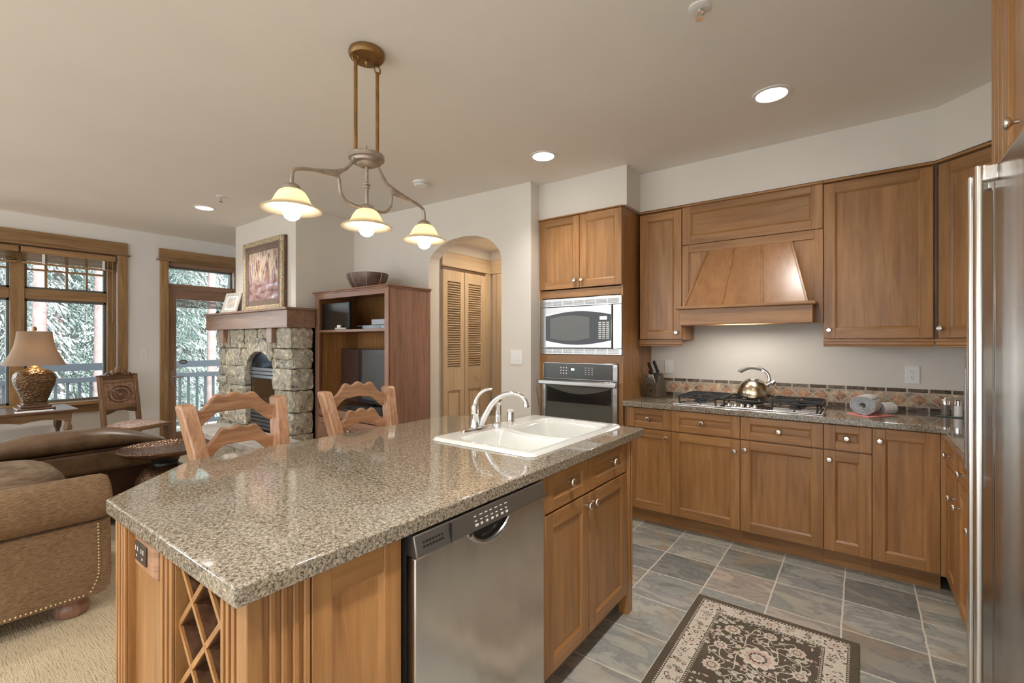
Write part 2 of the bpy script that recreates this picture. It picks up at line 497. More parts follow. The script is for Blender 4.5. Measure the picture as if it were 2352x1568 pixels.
def painting():
    m, nt, b = newmat('autumn_wood_painting')
    L = nt.links.new
    tc = nd(nt, 'ShaderNodeTexCoord')
    mp = nd(nt, 'ShaderNodeMapping')
    mp.inputs['Scale'].default_value = (17, 1, 4.0)
    L(tc.outputs['Object'], mp.inputs['Vector'])
    n = nd(nt, 'ShaderNodeTexNoise', i_Scale=1.3, i_Detail=5.0, i_Distortion=0.7)
    L(mp.outputs[0], n.inputs['Vector'])
    r = ramp(nt, [(0.34, (0.10, 0.06, 0.07)), (0.43, (0.30, 0.16, 0.13)), (0.5, (0.52, 0.38, 0.27)), (0.57, (0.62, 0.54, 0.42)), (0.66, (0.30, 0.2, 0.2)), (0.74, (0.24, 0.3, 0.42))])
    L(n.outputs[0], r.inputs[0])
    mp2 = nd(nt, 'ShaderNodeMapping')
    mp2.inputs['Scale'].default_value = (5, 1, 12)
    L(tc.outputs['Object'], mp2.inputs['Vector'])
    n2 = nd(nt, 'ShaderNodeTexNoise', i_Scale=1.5, i_Detail=5.0)
    L(mp2.outputs[0], n2.inputs['Vector'])
    r2 = ramp(nt, [(0.35, (0.10, 0.06, 0.075)), (0.5, (0.36, 0.19, 0.15)), (0.6, (0.34, 0.31, 0.40)), (0.7, (0.72, 0.67, 0.66))])
    L(n2.outputs[0], r2.inputs[0])
    sp = nd(nt, 'ShaderNodeSeparateXYZ')
    L(tc.outputs['Object'], sp.inputs[0])
    mr = nd(nt, 'ShaderNodeMapRange')
    mr.inputs[1].default_value = 0.16
    mr.inputs[2].default_value = 0.26
    L(sp.outputs[2], mr.inputs[0])
    mx = nd(nt, 'ShaderNodeMix', data_type='RGBA')
    L(mr.outputs[0], mx.inputs[0]); L(r2.outputs[0], mx.inputs[6]); L(r.outputs[0], mx.inputs[7])
    L(mx.outputs[2], b.inputs['Base Color'])
    setp(b, Roughness=0.5)
    return m
M_PAINT = painting()
M_GILT = plain('carved_cream_frame', (0.48, 0.38, 0.24), 0.6, noise=0.45, scale=60, bump=0.9)
M_LINER = plain('taupe_liner', (0.19, 0.135, 0.105), 0.7, noise=0.25, scale=40)
M_TAPE = cloth('tapestry', (0.16, 0.08, 0.045), (0.30, 0.165, 0.1), (0.45, 0.29, 0.2), 26, bump=0.8)
M_SEATF = cloth('floral_seat', (0.28, 0.13, 0.12), (0.5, 0.38, 0.33), (0.62, 0.54, 0.48), 40, bump=0.2)
M_FOL = [cloth('conifer_%d' % i, *c, 3.0, bump=0.0, big=0.2) for i, c in enumerate((  # haze and overexposure are put into these pale foliage colours
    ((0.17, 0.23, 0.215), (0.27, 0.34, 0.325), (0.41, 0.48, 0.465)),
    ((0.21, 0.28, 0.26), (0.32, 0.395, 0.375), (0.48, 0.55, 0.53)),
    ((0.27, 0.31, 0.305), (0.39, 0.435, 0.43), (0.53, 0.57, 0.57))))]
M_TRUNK = plain('pale_trunk', (0.30, 0.225, 0.22), 0.9, noise=0.25, scale=9)
M_GROUND = plain('pale_ground', (0.30, 0.36, 0.30), 0.95, noise=0.25, scale=2)

# ------------------------------------------------------------------ mesh builder
class MB:
    def __init__(self):
        self.v = []; self.f = []; self.mi = []; self.m = 0
    def face(self, idx, mi=None):
        self.f.append(tuple(idx)); self.mi.append(self.m if mi is None else mi)
    def quad(self, a, b, c, d, mi=None):
        n = len(self.v)
        self.v += [tuple(a), tuple(b), tuple(c), tuple(d)]
        self.face((n, n + 1, n + 2, n + 3), mi)
    def poly(self, pts, mi=None):
        n = len(self.v)
        self.v += [tuple(p) for p in pts]
        self.face(range(n, n + len(pts)), mi)
    def box(self, x0, x1, y0, y1, z0, z1, mi=None):
        x0, x1 = min(x0, x1), max(x0, x1); y0, y1 = min(y0, y1), max(y0, y1); z0, z1 = min(z0, z1), max(z0, z1)
        n = len(self.v)
        self.v += [(x0, y0, z0), (x1, y0, z0), (x1, y1, z0), (x0, y1, z0), (x0, y0, z1), (x1, y0, z1), (x1, y1, z1), (x0, y1, z1)]
        for q in ((3, 2, 1, 0), (4, 5, 6, 7), (0, 1, 5, 4), (1, 2, 6, 5), (2, 3, 7, 6), (3, 0, 4, 7)):
            self.face([n + i for i in q], mi)
        return self
    def hexa(self, p, mi=None):          # 8 points: bottom ring then top ring
        n = len(self.v)
        self.v += [tuple(q) for q in p]
        for q in ((3, 2, 1, 0), (4, 5, 6, 7), (0, 1, 5, 4), (1, 2, 6, 5), (2, 3, 7, 6), (3, 0, 4, 7)):
            self.face([n + i for i in q], mi)
        return self
    def prism(self, poly, a0, a1, axis='Z', mi=None):   # poly of 2-d points, extruded along axis
        def P(u, w, a):
            return {'Z': (u, w, a), 'Y': (u, a, w), 'X': (a, u, w)}[axis]
        k = len(poly); n = len(self.v)
        self.v += [P(u, w, a0) for u, w in poly] + [P(u, w, a1) for u, w in poly]
        ar = sum(poly[i][0] * poly[(i + 1) % k][1] - poly[(i + 1) % k][0] * poly[i][1] for i in range(k))
        flip = (ar < 0) != (axis == 'Y') != (a1 < a0)
        lo = list(range(n, n + k)); hi = list(range(n + k, n + 2 * k))
        if not flip:
            self.face(lo[::-1], mi); self.face(hi, mi)
        else:
            self.face(lo, mi); self.face(hi[::-1], mi)
        for i in range(k):
            j = (i + 1) % k
            q = (n + i, n + j, n + k + j, n + k + i)
            self.face(q if not flip else q[::-1], mi)
        return self
    def rings(self, rings, closed=True, caps=(True, True), mi=None, loop=False):
        n0 = len(self.v); k = len(rings[0])
        for r in rings:
            self.v += [tuple(p) for p in r]
        m = len(rings)
        for i in range(m if loop else m - 1):
            a = n0 + i * k; b2 = n0 + ((i + 1) % m) * k
            for j in range(k if closed else k - 1):
                j2 = (j + 1) % k
                self.face((a + j, a + j2, b2 + j2, b2 + j), mi)
        if closed and not loop:
            if caps[0]: self.face([n0 + j for j in range(k)][::-1], mi)
            if caps[1]: self.face([n0 + (m - 1) * k + j for j in range(k)], mi)
        return self
    def lathe(self, prof, o=(0, 0, 0), a=(0, 0, 1), seg=24, caps=(True, True), mi=None, sq=None):
        a = Vector(a).normalized(); o = Vector(o)
        t = Vector((1, 0, 0)) if abs(a.x) < 0.9 else Vector((0, 1, 0))
        u = (t - a * t.dot(a)).normalized(); w = a.cross(u)
        rs = []
        for r, h in prof:
            ring = []
            for j in range(seg):
                th = 2 * PI * j / seg
                c, s = math.cos(th), math.sin(th)
                q = r
                if sq:
                    q = r / (abs(c) ** sq + abs(s) ** sq) ** (1 / sq)
                ring.append(o + a * h + u * (q * c) + w * (q * s))
            rs.append(ring)
        return self.rings(rs, caps=caps, mi=mi)
    def cyl(self, p0, p1, r0, r1=None, seg=14, mi=None):
        p0, p1 = Vector(p0), Vector(p1)
        return self.lathe([(r0, 0), (r0 if r1 is None else r1, (p1 - p0).length)], p0, p1 - p0, seg, mi=mi)
    def tube(self, pts, r, seg=10, mi=None, caps=(True, True), flat=1.0):
        pts = [Vector(p) for p in pts]
        n = len(pts); rs = []
        up = Vector((0, 0, 1))
        prev = None
        for i, p in enumerate(pts):
            t = (pts[min(i + 1, n - 1)] - pts[max(i - 1, 0)]).normalized()
            if prev is None:
                g = up if abs(t.z) < 0.9 else Vector((1, 0, 0))
                u = (g - t * g.dot(t)).normalized()
            else:
                u = (prev - t * prev.dot(t)).normalized()
            prev = u
            w = t.cross(u)
            rr = r[i] if isinstance(r, (list, tuple)) else r
            rs.append([p + u * (rr * flat * math.cos(2 * PI * j / seg)) + w * (rr * math.sin(2 * PI * j / seg)) for j in range(seg)])
        return self.rings(rs, caps=caps, mi=mi)
    def sphere(self, c, r, seg=16, mi=None, sz=1.0):
        k = seg // 2
        return self.lathe([(max(1e-4, r * math.sin(PI * i / k)), -r * sz * math.cos(PI * i / k)) for i in range(k + 1)], c, (0, 0, 1), seg, mi=mi)
    def build(self, name, mat, parent=None, bevel=0.0, smooth=False, ang=38, seg=2, sub=0, loc=None, jit=None):
        me = bpy.data.meshes.new(name)
        me.from_pydata(self.v, [], self.f)
        mats = mat if isinstance(mat, (list, tuple)) else [mat]
        for m in mats:
            me.materials.append(m)
        for p, i in zip(me.polygons, self.mi):
            p.material_index = i
        me.validate()
        bm = bmesh.new(); bm.from_mesh(me)
        bmesh.ops.recalc_face_normals(bm, faces=bm.faces)
        bm.to_mesh(me); bm.free()
        if smooth or bevel:
            for p in me.polygons:
                p.use_smooth = True
            me.set_sharp_from_angle(angle=rad(ang))
        o = bpy.data.objects.new(name, me)
        COL.objects.link(o)
        if parent is not None:
            o.parent = parent
        if loc is not None:
            o.location = loc
        if bevel:
            md = o.modifiers.new('bevel', 'BEVEL')
            md.width = bevel; md.segments = seg; md.limit_method = 'ANGLE'; md.angle_limit = rad(35)
            md.harden_normals = False
        if sub:
            md = o.modifiers.new('subd', 'SUBSURF')
            md.levels = sub; md.render_levels = sub
        return o

def tag(o, label=None, cat=None, group=None, kind=None):
    if label: o['label'] = label
    if cat: o['category'] = cat
    if group: o['group'] = group
    if kind: o['kind'] = kind
    return o

def thing(name, label, cat, loc=(0, 0, 0), rz=0.0, group=None):
    o = bpy.data.objects.new(name, None)
    o.empty_display_size = 0.1
    COL.objects.link(o)
    o.location = loc
    o.rotation_euler = (0, 0, rz)
    return tag(o, label, cat, group)

def copy_tree(o, parent=None):
    c = o.copy(); COL.objects.link(c)
    if parent is not None:
        c.parent = parent
    for ch in list(o.children):
        copy_tree(ch, c)
    return c

def struct(name, mb, mat, label=None, parent=None, **k):
    o = mb.build(name, mat, parent, **k)
    if parent is None:
        tag(o, label, None, None, 'structure')
    return o

def spline(pts, n=8):                      # Catmull-Rom through the points
    P = [Vector(p) for p in pts]
    P = [P[0] * 2 - P[1]] + P + [P[-1] * 2 - P[-2]]
    out = []
    for i in range(1, len(P) - 2):
        for k in range(n):
            t = k / n
            a, b, c, d = P[i - 1], P[i], P[i + 1], P[i + 2]
            out.append(0.5 * ((2 * b) + (c - a) * t + (2 * a - 5 * b + 4 * c - d) * t * t + (3 * b - a - 3 * c + d) * t ** 3))
    out.append(P[-2])
    return out

def holed(mb, outer, hole, z0, z1):        # slab with a hole
    def V3(l, z): return [Vector((x, y, z)) for x, y in l]
    tri = tessellate_polygon([V3(outer, 0), V3(hole, 0)])
    allp = list(outer) + list(hole)
    n = len(mb.v); k = len(allp)
    mb.v += [(x, y, z0) for x, y in allp] + [(x, y, z1) for x, y in allp]
    for t in tri:
        mb.face([n + i for i in t]); mb.face([n + k + i for i in reversed(t)])
    for off, l in ((0, outer), (len(outer), hole)):
        for i in range(len(l)):
            j = (i + 1) % len(l)
            mb.face((n + off + i, n + off + j, n + k + off + j, n + k + off + i))

# ================================================================== THE SETTING
mb = MB().box(-1.80, 1.05, -3.6, 4.07, -0.06, 0.0)
struct('floor', mb, M_SLATE, 'multicoloured slate tile floor with pale grout')
mb = MB().box(-7.3, -1.80, -3.6, 4.4, -0.06, 0.0)
struct('floor_carpet', mb, M_CARPET, 'beige woven carpet of the living room')
mb = MB().box(-7.4, 1.05, -3.6, 4.4, CEIL, CEIL + 0.08)
struct('ceiling', mb, M_CEIL, 'flat pale ceiling')
mb = MB().box(-2.25, 1.05, 3.99, 4.07, 0, CEIL)
struct('wall_back', mb, M_WALL, 'cream kitchen wall behind the cooktop')
mb = MB().box(0.97, 1.05, -3.6, 3.99, 0, CEIL)
struct('wall_right', mb, M_WALL, 'cream kitchen wall behind the refrigerator')
mb = MB().prism([(-2.25, 3.383), (-1.446, 3.383), (-1.446, 3.655), (0.345, 3.655), (0.645, 3.355), (0.645, 2.13), (0.97, 2.13), (0.97, 3.99), (-2.25, 3.99)], 2.425, CEIL)
struct('ceiling_soffit', mb, M_WALL, 'cream soffit above the wall cabinets')

SL = 0.064                                  # the middle wall runs a little off square
def wmy(x): return 3.25 + SL * (x + 2.25)
arch = [(-3.43, 0), (-3.43, 2.15), (-3.415, 2.19), (-3.36, 2.25), (-3.27, 2.305), (-3.15, 2.345), (-2.98, 2.36), (-2.83, 2.345), (-2.70, 2.30), (-2.62, 2.24), (-2.575, 2.18), (-2.555, 2.12), (-2.555, 0)]
outl = [(-2.25, 0), (-2.25, CEIL), (-7.1, CEIL), (-7.1, 0)] + arch
mb = MB().prism(outl, 0, 0.13, 'Y')
mb.v = [(x, wmy(x) + y, z) for x, y, z in mb.v]
struct('wall_middle', mb, M_WALL, 'cream wall with the arched hallway opening')
mb = MB()
mb.box(-3.60, -3.45, 3.32, 3.40, 0, 2.42); mb.box(-3.60, -3.45, 4.06, 4.30, 0, 2.42); mb.box(-3.60, -3.45, 3.40, 4.06, 2.06, 2.42)
mb.box(-3.45, -2.25, 4.16, 4.30, 0, 2.42)
mb.box(-4.2, -3.60, 4.10, 4.16, 0, 2.42)
struct('wall_hall', mb, M_WALL, 'cream hallway walls seen through the arch')
mb = MB().box(-3.60, -2.25, 3.383, 4.30, 2.42, 2.50)
struct('ceiling_hall', mb, M_CEIL, 'lower hallway ceiling behind the arch')
mb = MB()
for (ya, yb, za, zb) in ((-3.6, -0.03, 0, CEIL), (-0.03, 1.59, 0, 0.66), (-0.03, 1.59, 2.405, CEIL), (1.59, 2.09, 0, CEIL), (2.09, 2.875, 2.405, CEIL), (2.875, 3.1, 0, CEIL)):
    mb.box(-7.3, -7.1, ya, yb, za, zb)
struct('wall_left', mb, M_WALL2, 'greyish cream window wall of the living room')
mb = MB().box(-5.95, -4.57, 2.43, 3.15, 1.70, CEIL)
struct('wall_chimney', mb, M_WALL, 'cream plaster chimney breast above the mantel')

# --- window_1 (two units with transoms)
w1 = thing('window_1', 'large wood framed living room window with gridded transoms', None)
del_keys = [k for k in ('category',) if k in w1]
tag(w1, kind='structure')
mb = MB()
mb.box(-7.10, -7.068, -0.13, 1.68, 2.414, 2.555); mb.box(-7.10, -7.05, -0.15, 1.705, 2.402, 2.416)
struct('head_casing', mb, ALD['Y'], None, w1, bevel=0.003)
mb = MB().box(-7.10, -7.07, 1.59, 1.68, 0.60, 2.402)
struct('side_casing', mb, ALD['Z'], None, w1, bevel=0.003)
mb = MB().box(-7.10, -7.07, -0.12, -0.03, 0.60, 2.402)
struct('side_casing', mb, ALD['Z'], None, w1, bevel=0.003)
mb = MB(); mb.box(-7.29, -7.02, -0.15, 1.71, 0.662, 0.70); mb.box(-7.10, -7.075, -0.13, 1.69, 0.57, 0.66)
struct('sill', mb, ALD['Y'], None, w1, bevel=0.004)
mb = MB()
for ya, yb in ((-0.03, 0.03), (0.715, 0.825), (1.50, 1.59)):
    mb.box(-7.27, -7.15, ya, yb, 0.70, 2.404)
struct('mullion', mb, ALD['Z'], None, w1, bevel=0.004)
mb = MB()
for ya, yb in ((0.03, 0.715), (0.825, 1.50)):
    mb.box(-7.26, -7.16, ya, yb, 1.835, 1.945)
    mb.box(-7.26, -7.16, ya, yb, 2.36, 2.404)
struct('transom_rail', mb, ALD['Y'], None, w1, bevel=0.004)
M_SASH = plain('grey_green_sash', (0.13, 0.14, 0.125), 0.5)
for ya, yb in ((0.03, 0.715), (0.825, 1.50)):
    mb = MB()
    for za, zb in ((0.70, 1.835), (1.945, 2.36)):
        mb.box(-7.24, -7.19, ya, ya + 0.022, za, zb); mb.box(-7.24, -7.19, yb - 0.022, yb, za, zb)
        mb.box(-7.24, -7.19, ya, yb, za, za + 0.024); mb.box(-7.24, -7.19, ya, yb, zb - 0.024, zb)
    s = struct('sash', mb, M_SASH, None, w1, bevel=0.002)
    mb = MB()
    wq = (yb - ya) / 4
    for i in (1, 2, 3):
        mb.box(-7.228, -7.195, ya + wq * i - 0.011, ya + wq * i + 0.011, 1.969, 2.336)
    mb.box(-7.226, -7.197, ya + 0.022, yb - 0.022, 2.148, 2.168)
    struct('muntin', mb, ALD['Z'], None, w1)
    for za, zb in ((0.724, 1.811), (1.969, 2.336)):
        mb = MB().box(-7.217, -7.213, ya + 0.022, yb - 0.022, za, zb)
        struct('pane', mb, M_GLASS, None, w1)

def blind(label, ya, yb, zb, cords):
    t = thing('wooden_blind', label, 'blind', (-7.115, (ya + yb) / 2, 2.32), 0, 'raised wooden window blinds')
    w = (yb - ya) / 2
    MB().box(-0.012, 0.03, -w, w, 0.0, 0.066).build('valance', ALD['Y'], t, bevel=0.004)
    mb = MB()
    n = 7
    for i in range(n):
        z = -0.006 - i * (2.32 - zb - 0.03) / n
        mb.hexa([(-0.03, -w + .01, z - .006), (0.015, -w + .01, z - .001), (0.015, w - .01, z - .001), (-0.03, w - .01, z - .006),
                 (-0.03, -w + .01, z - .002), (0.015, -w + .01, z + .003), (0.015, w - .01, z + .003), (-0.03, w - .01, z - .002)])
    mb.build('slat_stack', ALD['Y'], t)
    MB().box(-0.03, 0.015, -w + .01, w - .01, zb - 2.32, zb - 2.32 + 0.022).build('bottom_rail', ALD['Y'], t, bevel=0.003)
    for y in cords:
        MB().box(0.016, 0.0175, y - 0.012, y + 0.012, zb - 2.32 + .01, 0.0).build('ladder_tape', M_PAPER, t)
    if ya > 0.5:
        for dy in (0.03, 0.075):
            MB().tube([(0.02, w - dy, 0), (0.02, w - dy, -0.7 if dy < .05 else -1.35)], 0.004, 6).build('pull_cord', ALD['Z'], t)
blind('raised wooden blind in the right window unit beside the door wall', 0.79, 1.573, 2.205, (-0.22, 0.28))
blind('raised wooden blind in the left window unit behind the lamp', -0.02, 0.775, 2.205, (0.2, -0.25))

# --- door_1 (patio door with transom)
d1 = tag(thing('door_1', 'wood framed glass patio door with transom left of the fireplace', None), kind='structure')
mb = MB(); mb.box(-7.10, -7.068, 1.993, 2.975, 2.417, 2.555); mb.box(-7.10, -7.05, 1.968, 3.0, 2.404, 2.419)
struct('head_casing', mb, ALD['Y'], None, d1, bevel=0.003)
for ya, yb in ((2.005, 2.095), (2.87, 2.96)):
    struct('side_casing', MB().box(-7.10, -7.07, ya, yb, 0.0, 2.404), ALD['Z'], None, d1, bevel=0.003)
mb = MB(); mb.box(-7.27, -7.11, 2.092, 2.873, 2.064, 2.125); mb.box(-7.27, -7.11, 2.092, 2.873, 2.35, 2.403)
struct('transom_bar', mb, MAN['Y'], None, d1, bevel=0.003)
mb = MB(); mb.box(-7.24, -7.16, 2.092, 2.873, 2.33, 2.35); mb.box(-7.24, -7.16, 2.853, 2.873, 2.125, 2.35); mb.box(-7.24, -7.16, 2.092, 2.1, 2.125, 2.35)
struct('transom_sash', mb, M_SASH, None, d1)
struct('transom_pane', MB().box(-7.202, -7.198, 2.1, 2.853, 2.125, 2.33), M_GLASS, None, d1)
mb = MB()
mb.box(-7.175, -7.125, 2.10, 2.194, 0.02, 2.06, 0); mb.box(-7.175, -7.125, 2.772, 2.866, 0.02, 2.06, 0)
mb.box(-7.175, -7.125, 2.194, 2.772, 1.93, 2.06, 1); mb.box(-7.175, -7.125, 2.194, 2.772, 0.02, 0.20, 1)
leaf = struct('door_leaf', mb, [MAN['Z'], MAN['Y']], None, d1, bevel=0.003)
struct('door_pane', MB().box(-7.152, -7.148, 2.194, 2.772, 0.20, 1.93), M_GLASS, None, leaf)
mb = MB()
for i in range(6):
    mb.box(-7.142, -7.128, 2.2, 2.766, 1.826 + i * .017, 1.838 + i * .017)
struct('raised_shade', mb, plain('taupe_shade', (0.2, 0.18, 0.16), 0.8), None, leaf)
mb = MB(); mb.box(-7.125, -7.117, 2.125, 2.16, 0.80, 1.0)
mb.tube([(-7.117, 2.142, 0.925), (-7.07, 2.142, 0.925), (-7.062, 2.16, 0.925), (-7.062, 2.25, 0.918)], 0.009, 8)
mb.cyl((-7.117, 2.142, 0.845), (-7.095, 2.142, 0.845), 0.013)
struct('door_handle', mb, M_PEWTER, None, leaf, smooth=True)
mb = MB().lathe([(0.0001, 0), (0.048, 0), (0.048, 0.001), (0.0001, 0.001)], (-7.146, 2.277, 1.109), (1, 0, 0), 28, mi=0)
mb.v = [(x, y, 1.109 + (z - 1.109) * 0.62) for x, y, z in mb.v]
st = struct('oval_sticker', mb, plain('sticker_grey', (0.14, 0.15, 0.16), 0.6), None, leaf)
mb = MB()
for i in range(7):
    mb.box(-7.1445, -7.144, 2.252 + i * .007, 2.256 + i * .007, 1.102, 1.116)
struct('sticker_print', mb, M_PAPER, None, st)

# --- hallway: louvred bifold (door_2) and the plain door beyond (door_3)
d2 = tag(thing('door_2', 'pale pine louvred bifold closet door seen through the arch', None), kind='structure')
mb = MB(); mb.box(-3.448, -3.425, 3.36, 4.155, 2.16, 2.31); mb.box(-3.448, -3.415, 3.36, 4.155, 2.15, 2.165)
struct('head_casing', mb, PINE['Y'], None, d2, bevel=0.003)
struct('side_casing', MB().box(-3.448, -3.425, 4.04, 4.135, 0, 2.15), PINE['Z'], None, d2, bevel=0.003)
struct('track', MB().box(-3.448, -3.43, 3.36, 4.04, 2.12, 2.148), DKW['Y'], None, d2)
for y0, y1, a in ((3.362, 3.675, 0), (3.685, 4.03, 1)):
    p = tag(thing('bifold_panel', None, None), None)
    p.parent = d2
    mb = MB()
    st_w = 0.055 if a else 0.06
    mb.box(-3.447, -3.412, y0, y0 + st_w, 0.015, 2.115); mb.box(-3.447, -3.412, y1 - 0.085 * (1 if a else .7), y1, 0.015, 2.115)
    ya, yb = y0 + st_w, y1 - 0.085 * (1 if a else .7)
    for za, zb in ((0.015, 0.14), (0.86, 1.10), (2.0, 2.115)):
        mb.box(-3.446, -3.413, ya, yb, za, zb)
    mb.build('panel_frame', PINE['Z'], p, bevel=0.002)
    mb = MB()
    mb.hexa([(-3.44, ya, .14), (-3.432, ya, .14), (-3.432, yb, .14), (-3.44, yb, .14), (-3.44, ya, .86), (-3.432, ya, .86), (-3.432, yb, .86), (-3.44, yb, .86)])
    mb.box(-3.436, -3.422, ya + .03, yb - .03, .17, .83)
    mb.build('raised_panel', PINE['Z'], p, bevel=0.008)
    mb = MB()
    n = 36
    for i in range(n):
        z = 1.10 + (i + .5) * 0.9 / n
        mb.hexa([(-3.414, ya, z - .019), (-3.411, ya, z - .014), (-3.411, yb, z - .014), (-3.414, yb, z - .019),
                 (-3.444, ya, z + .008), (-3.441, ya, z + .013), (-3.441, yb, z + .013), (-3.444, yb, z + .008)])
    mb.build('louvre_slats', PINE['Y'], p)
    MB().box(-3.46, -3.45, ya, yb, 1.1, 2.0).build('backing', PINE['Z'], p)
    if a:
        mb = MB(); mb.tube([(-3.412, 3.855, 0.985), (-3.39, 3.855, 0.985), (-3.385, 3.855, 0.97), (-3.387, 3.85, 0.93)], 0.006, 8)
        mb.build('pull', M_NICKEL, p, smooth=True)
d3 = tag(thing('door_3', 'pale pine hallway door at the far side of the arch', None), kind='structure')
mb = MB(); mb.box(-3.424, -2.26, 4.13, 4.158, 2.16, 2.31); mb.box(-3.41, -2.26, 4.12, 4.158, 2.15, 2.165)
struct('head_casing', mb, PINE['X'], None, d3, bevel=0.003)
mb = MB(); mb.box(-3.40, -3.30, 4.13, 4.158, 0, 2.15); mb.box(-3.33, -3.25, 4.12, 4.158, 0, 2.15)
struct('side_casing', mb, PINE['Z'], None, d3, bevel=0.006)
mb = MB().box(-3.25, -2.45, 4.125, 4.158, 0.01, 2.14)
lf = struct('door_leaf', mb, PINE['Z'], None, d3, bevel=0.003)
struct('strike_plate', MB().box(-3.252, -3.246, 4.115, 4.15, 0.97, 1.07), M_BRONZE, None, lf)

# --- outdoors: deck, ground
struct('ground', MB().box(-40, -10.3, -30, 40, -1.3, -0.9), M_GROUND, 'pale grassy ground beyond the deck')
mb = MB().box(-8.95, -7.3, -4, 7, -0.12, -0.04)
struct('floor_deck', mb, M_DECK, 'weathered deck outside the patio door')

# ================================================================== KITCHEN CABINETS
def shaker(mb, x0, x1, z0, z1, yf=0.0, t=0.02, st=0.058, hor=False):
    """frame-and-panel front; slot 0 = vertical grain, slot 1 = horizontal grain"""
    st2 = min(st, (z1 - z0) * 0.30)
    mb.box(x0, x0 + st, yf, yf + t, z0, z1, 0); mb.box(x1 - st, x1, yf, yf + t, z0, z1, 0)
    mb.box(x0 + st, x1 - st, yf + .0004, yf + t, z0, z0 + st2, 1); mb.box(x0 + st, x1 - st, yf + .0004, yf + t, z1 - st2, z1, 1)
    a, b, c, d = x0 + st, x1 - st, z0 + st2, z1 - st2
    m, dp = 0.011, 0.009
    pm = 1 if hor else 0
    mb.box(a + m, b - m, yf + dp, yf + t, c + m, d - m, pm)
    o = [(a, yf + .002, c), (b, yf + .002, c), (b, yf + .002, d), (a, yf + .002, d)]
    i = [(a + m, yf + dp, c + m), (b - m, yf + dp, c + m), (b - m, yf + dp, d - m), (a + m, yf + dp, d - m)]
    for k in range(4):
        j = (k + 1) % 4
        mb.quad(o[k], o[j], i[j], i[k], 1 if k in (0, 2) else 0)

def knob(parent, x, z, y=0.0):
    mb = MB().lathe([(0.006, 0), (0.0055, 0.010), (0.009, 0.013), (0.0155, 0.018), (0.0165, 0.023), (0.0145, 0.028), (0.012, 0.0295), (0.009, 0.029), (0.0001, 0.031)], (x, y, z), (0, -1, 0), 18)
    return mb.build('knob', M_NICKEL, parent, smooth=True, ang=50)

def front(kind, parent, x0, x1, z0, z1, kx=None, kz=None, y=0.0, st=0.058):
    mb = MB()
    g = 0.0015
    shaker(mb, x0 + g, x1 - g, z0 + g, z1 - g, y, hor=(kind in ('drawer', 'panel')), st=st)
    o = mb.build(kind, [CAB['Z'], CAB['X']], parent, bevel=0.0016)
    if kx is not None:
        knob(o, kx, kz, y)
    return o

def carcass(parent, x0, x1, z0, z1, depth, top=True, yf=0.021, t=0.018, grain='Z'):
    mb = MB()
    mb.box(x0, x0 + t, yf, depth, z0, z1); mb.box(x1 - t, x1, yf, depth, z0, z1)
    mb.box(x0 + t, x1 - t, yf, depth, z0, z0 + t); mb.box(x0 + t, x1 - t, depth - .008, depth, z0 + t, z1)
    if top:
        mb.box(x0 + t, x1 - t, yf, depth, z1 - t, z1)
    mb.box(x0 + t, x1 - t, yf + .002, yf + .01, z0 + t, z1 - .001)        # face frame behind the fronts
    return mb.build('carcass', CAB[grain], parent)

def kick(parent, x0, x1, y=0.075, z1=0.105):
    return MB().box(x0, x1, y, y + 0.018, 0, z1).build('toe_kick', CAB['X'], parent, bevel=0.001)

YB = 3.385
def base(label, X0, X1, fronts, loc=None, rz=0.0, x_off=None, depth=0.6, grp='base cabinets along the cooktop wall'):
    t = thing('base_cabinet', label, 'cabinet', loc if loc else (X0, YB, 0), rz, grp)
    w = X1 - X0
    carcass(t, 0.0005, w - 0.0005, 0.105, 0.873, depth)
    kick(t, 0, w)
    for f in fronts:
        front(f[0], t, *f[1:])
    return t

base('kitchen base cabinet beside the oven tower, drawer over door', -1.474, -1.108,
     [('drawer', 0.03, 0.366, 0.72, 0.87, 0.198, 0.795), ('door', 0.03, 0.366, 0.11, 0.714, 0.335, 0.665)])
base('kitchen base cabinet under the left half of the cooktop', -1.108, -0.649,
     [('drawer', 0, 0.459, 0.72, 0.87, 0.215, 0.80), ('door', 0, 0.459, 0.11, 0.714, 0.425, 0.635)])
base('kitchen base cabinet under the right half of the cooktop', -0.649, -0.188,
     [('drawer', 0, 0.461, 0.72, 0.87, 0.225, 0.795), ('door', 0, 0.461, 0.11, 0.714, 0.03, 0.655)])
base('narrow kitchen base cabinet right of the cooktop, drawer over door', -0.188, 0.046,
     [('drawer', 0, 0.234, 0.72, 0.87, 0.115, 0.795), ('door', 0, 0.234, 0.11, 0.714, 0.03, 0.66)])
base('kitchen base cabinet in the corner with one full height door', 0.046, 0.345,
     [('door', 0, 0.292, 0.11, 0.87, 0.035, 0.80)])
# run on the right wall, fronts face -X
t = base('base cabinet on the right wall nearest the corner, drawer over door', 0, 0.40,
         [('drawer', 0.02, 0.34, 0.72, 0.87, 0.15, 0.78), ('door', 0.02, 0.34, 0.11, 0.714, 0.30, 0.60)], loc=(0.358, 3.40, 0), rz=rad(-90), grp='base cabinets on the right wall')
mb = MB(); mb.box(0.0, 0.019, -0.0195, 0.02, 0.105, 0.873)
mb.build('corner_filler', CAB['Z'], t, bevel=0.001)
t = base('base cabinet on the right wall next to the refrigerator, two drawers', 0, 0.72,
         [('drawer', 0.0, 0.36, 0.72, 0.87, 0.18, 0.78), ('door', 0.0, 0.36, 0.11, 0.714, 0.06, 0.60), ('drawer', 0.36, 0.72, 0.72, 0.87, 0.54, 0.78), ('door', 0.36, 0.72, 0.11, 0.714, 0.40, 0.60)],
         loc=(0.358, 2.995, 0), rz=rad(-90), grp='base cabinets on the right wall')

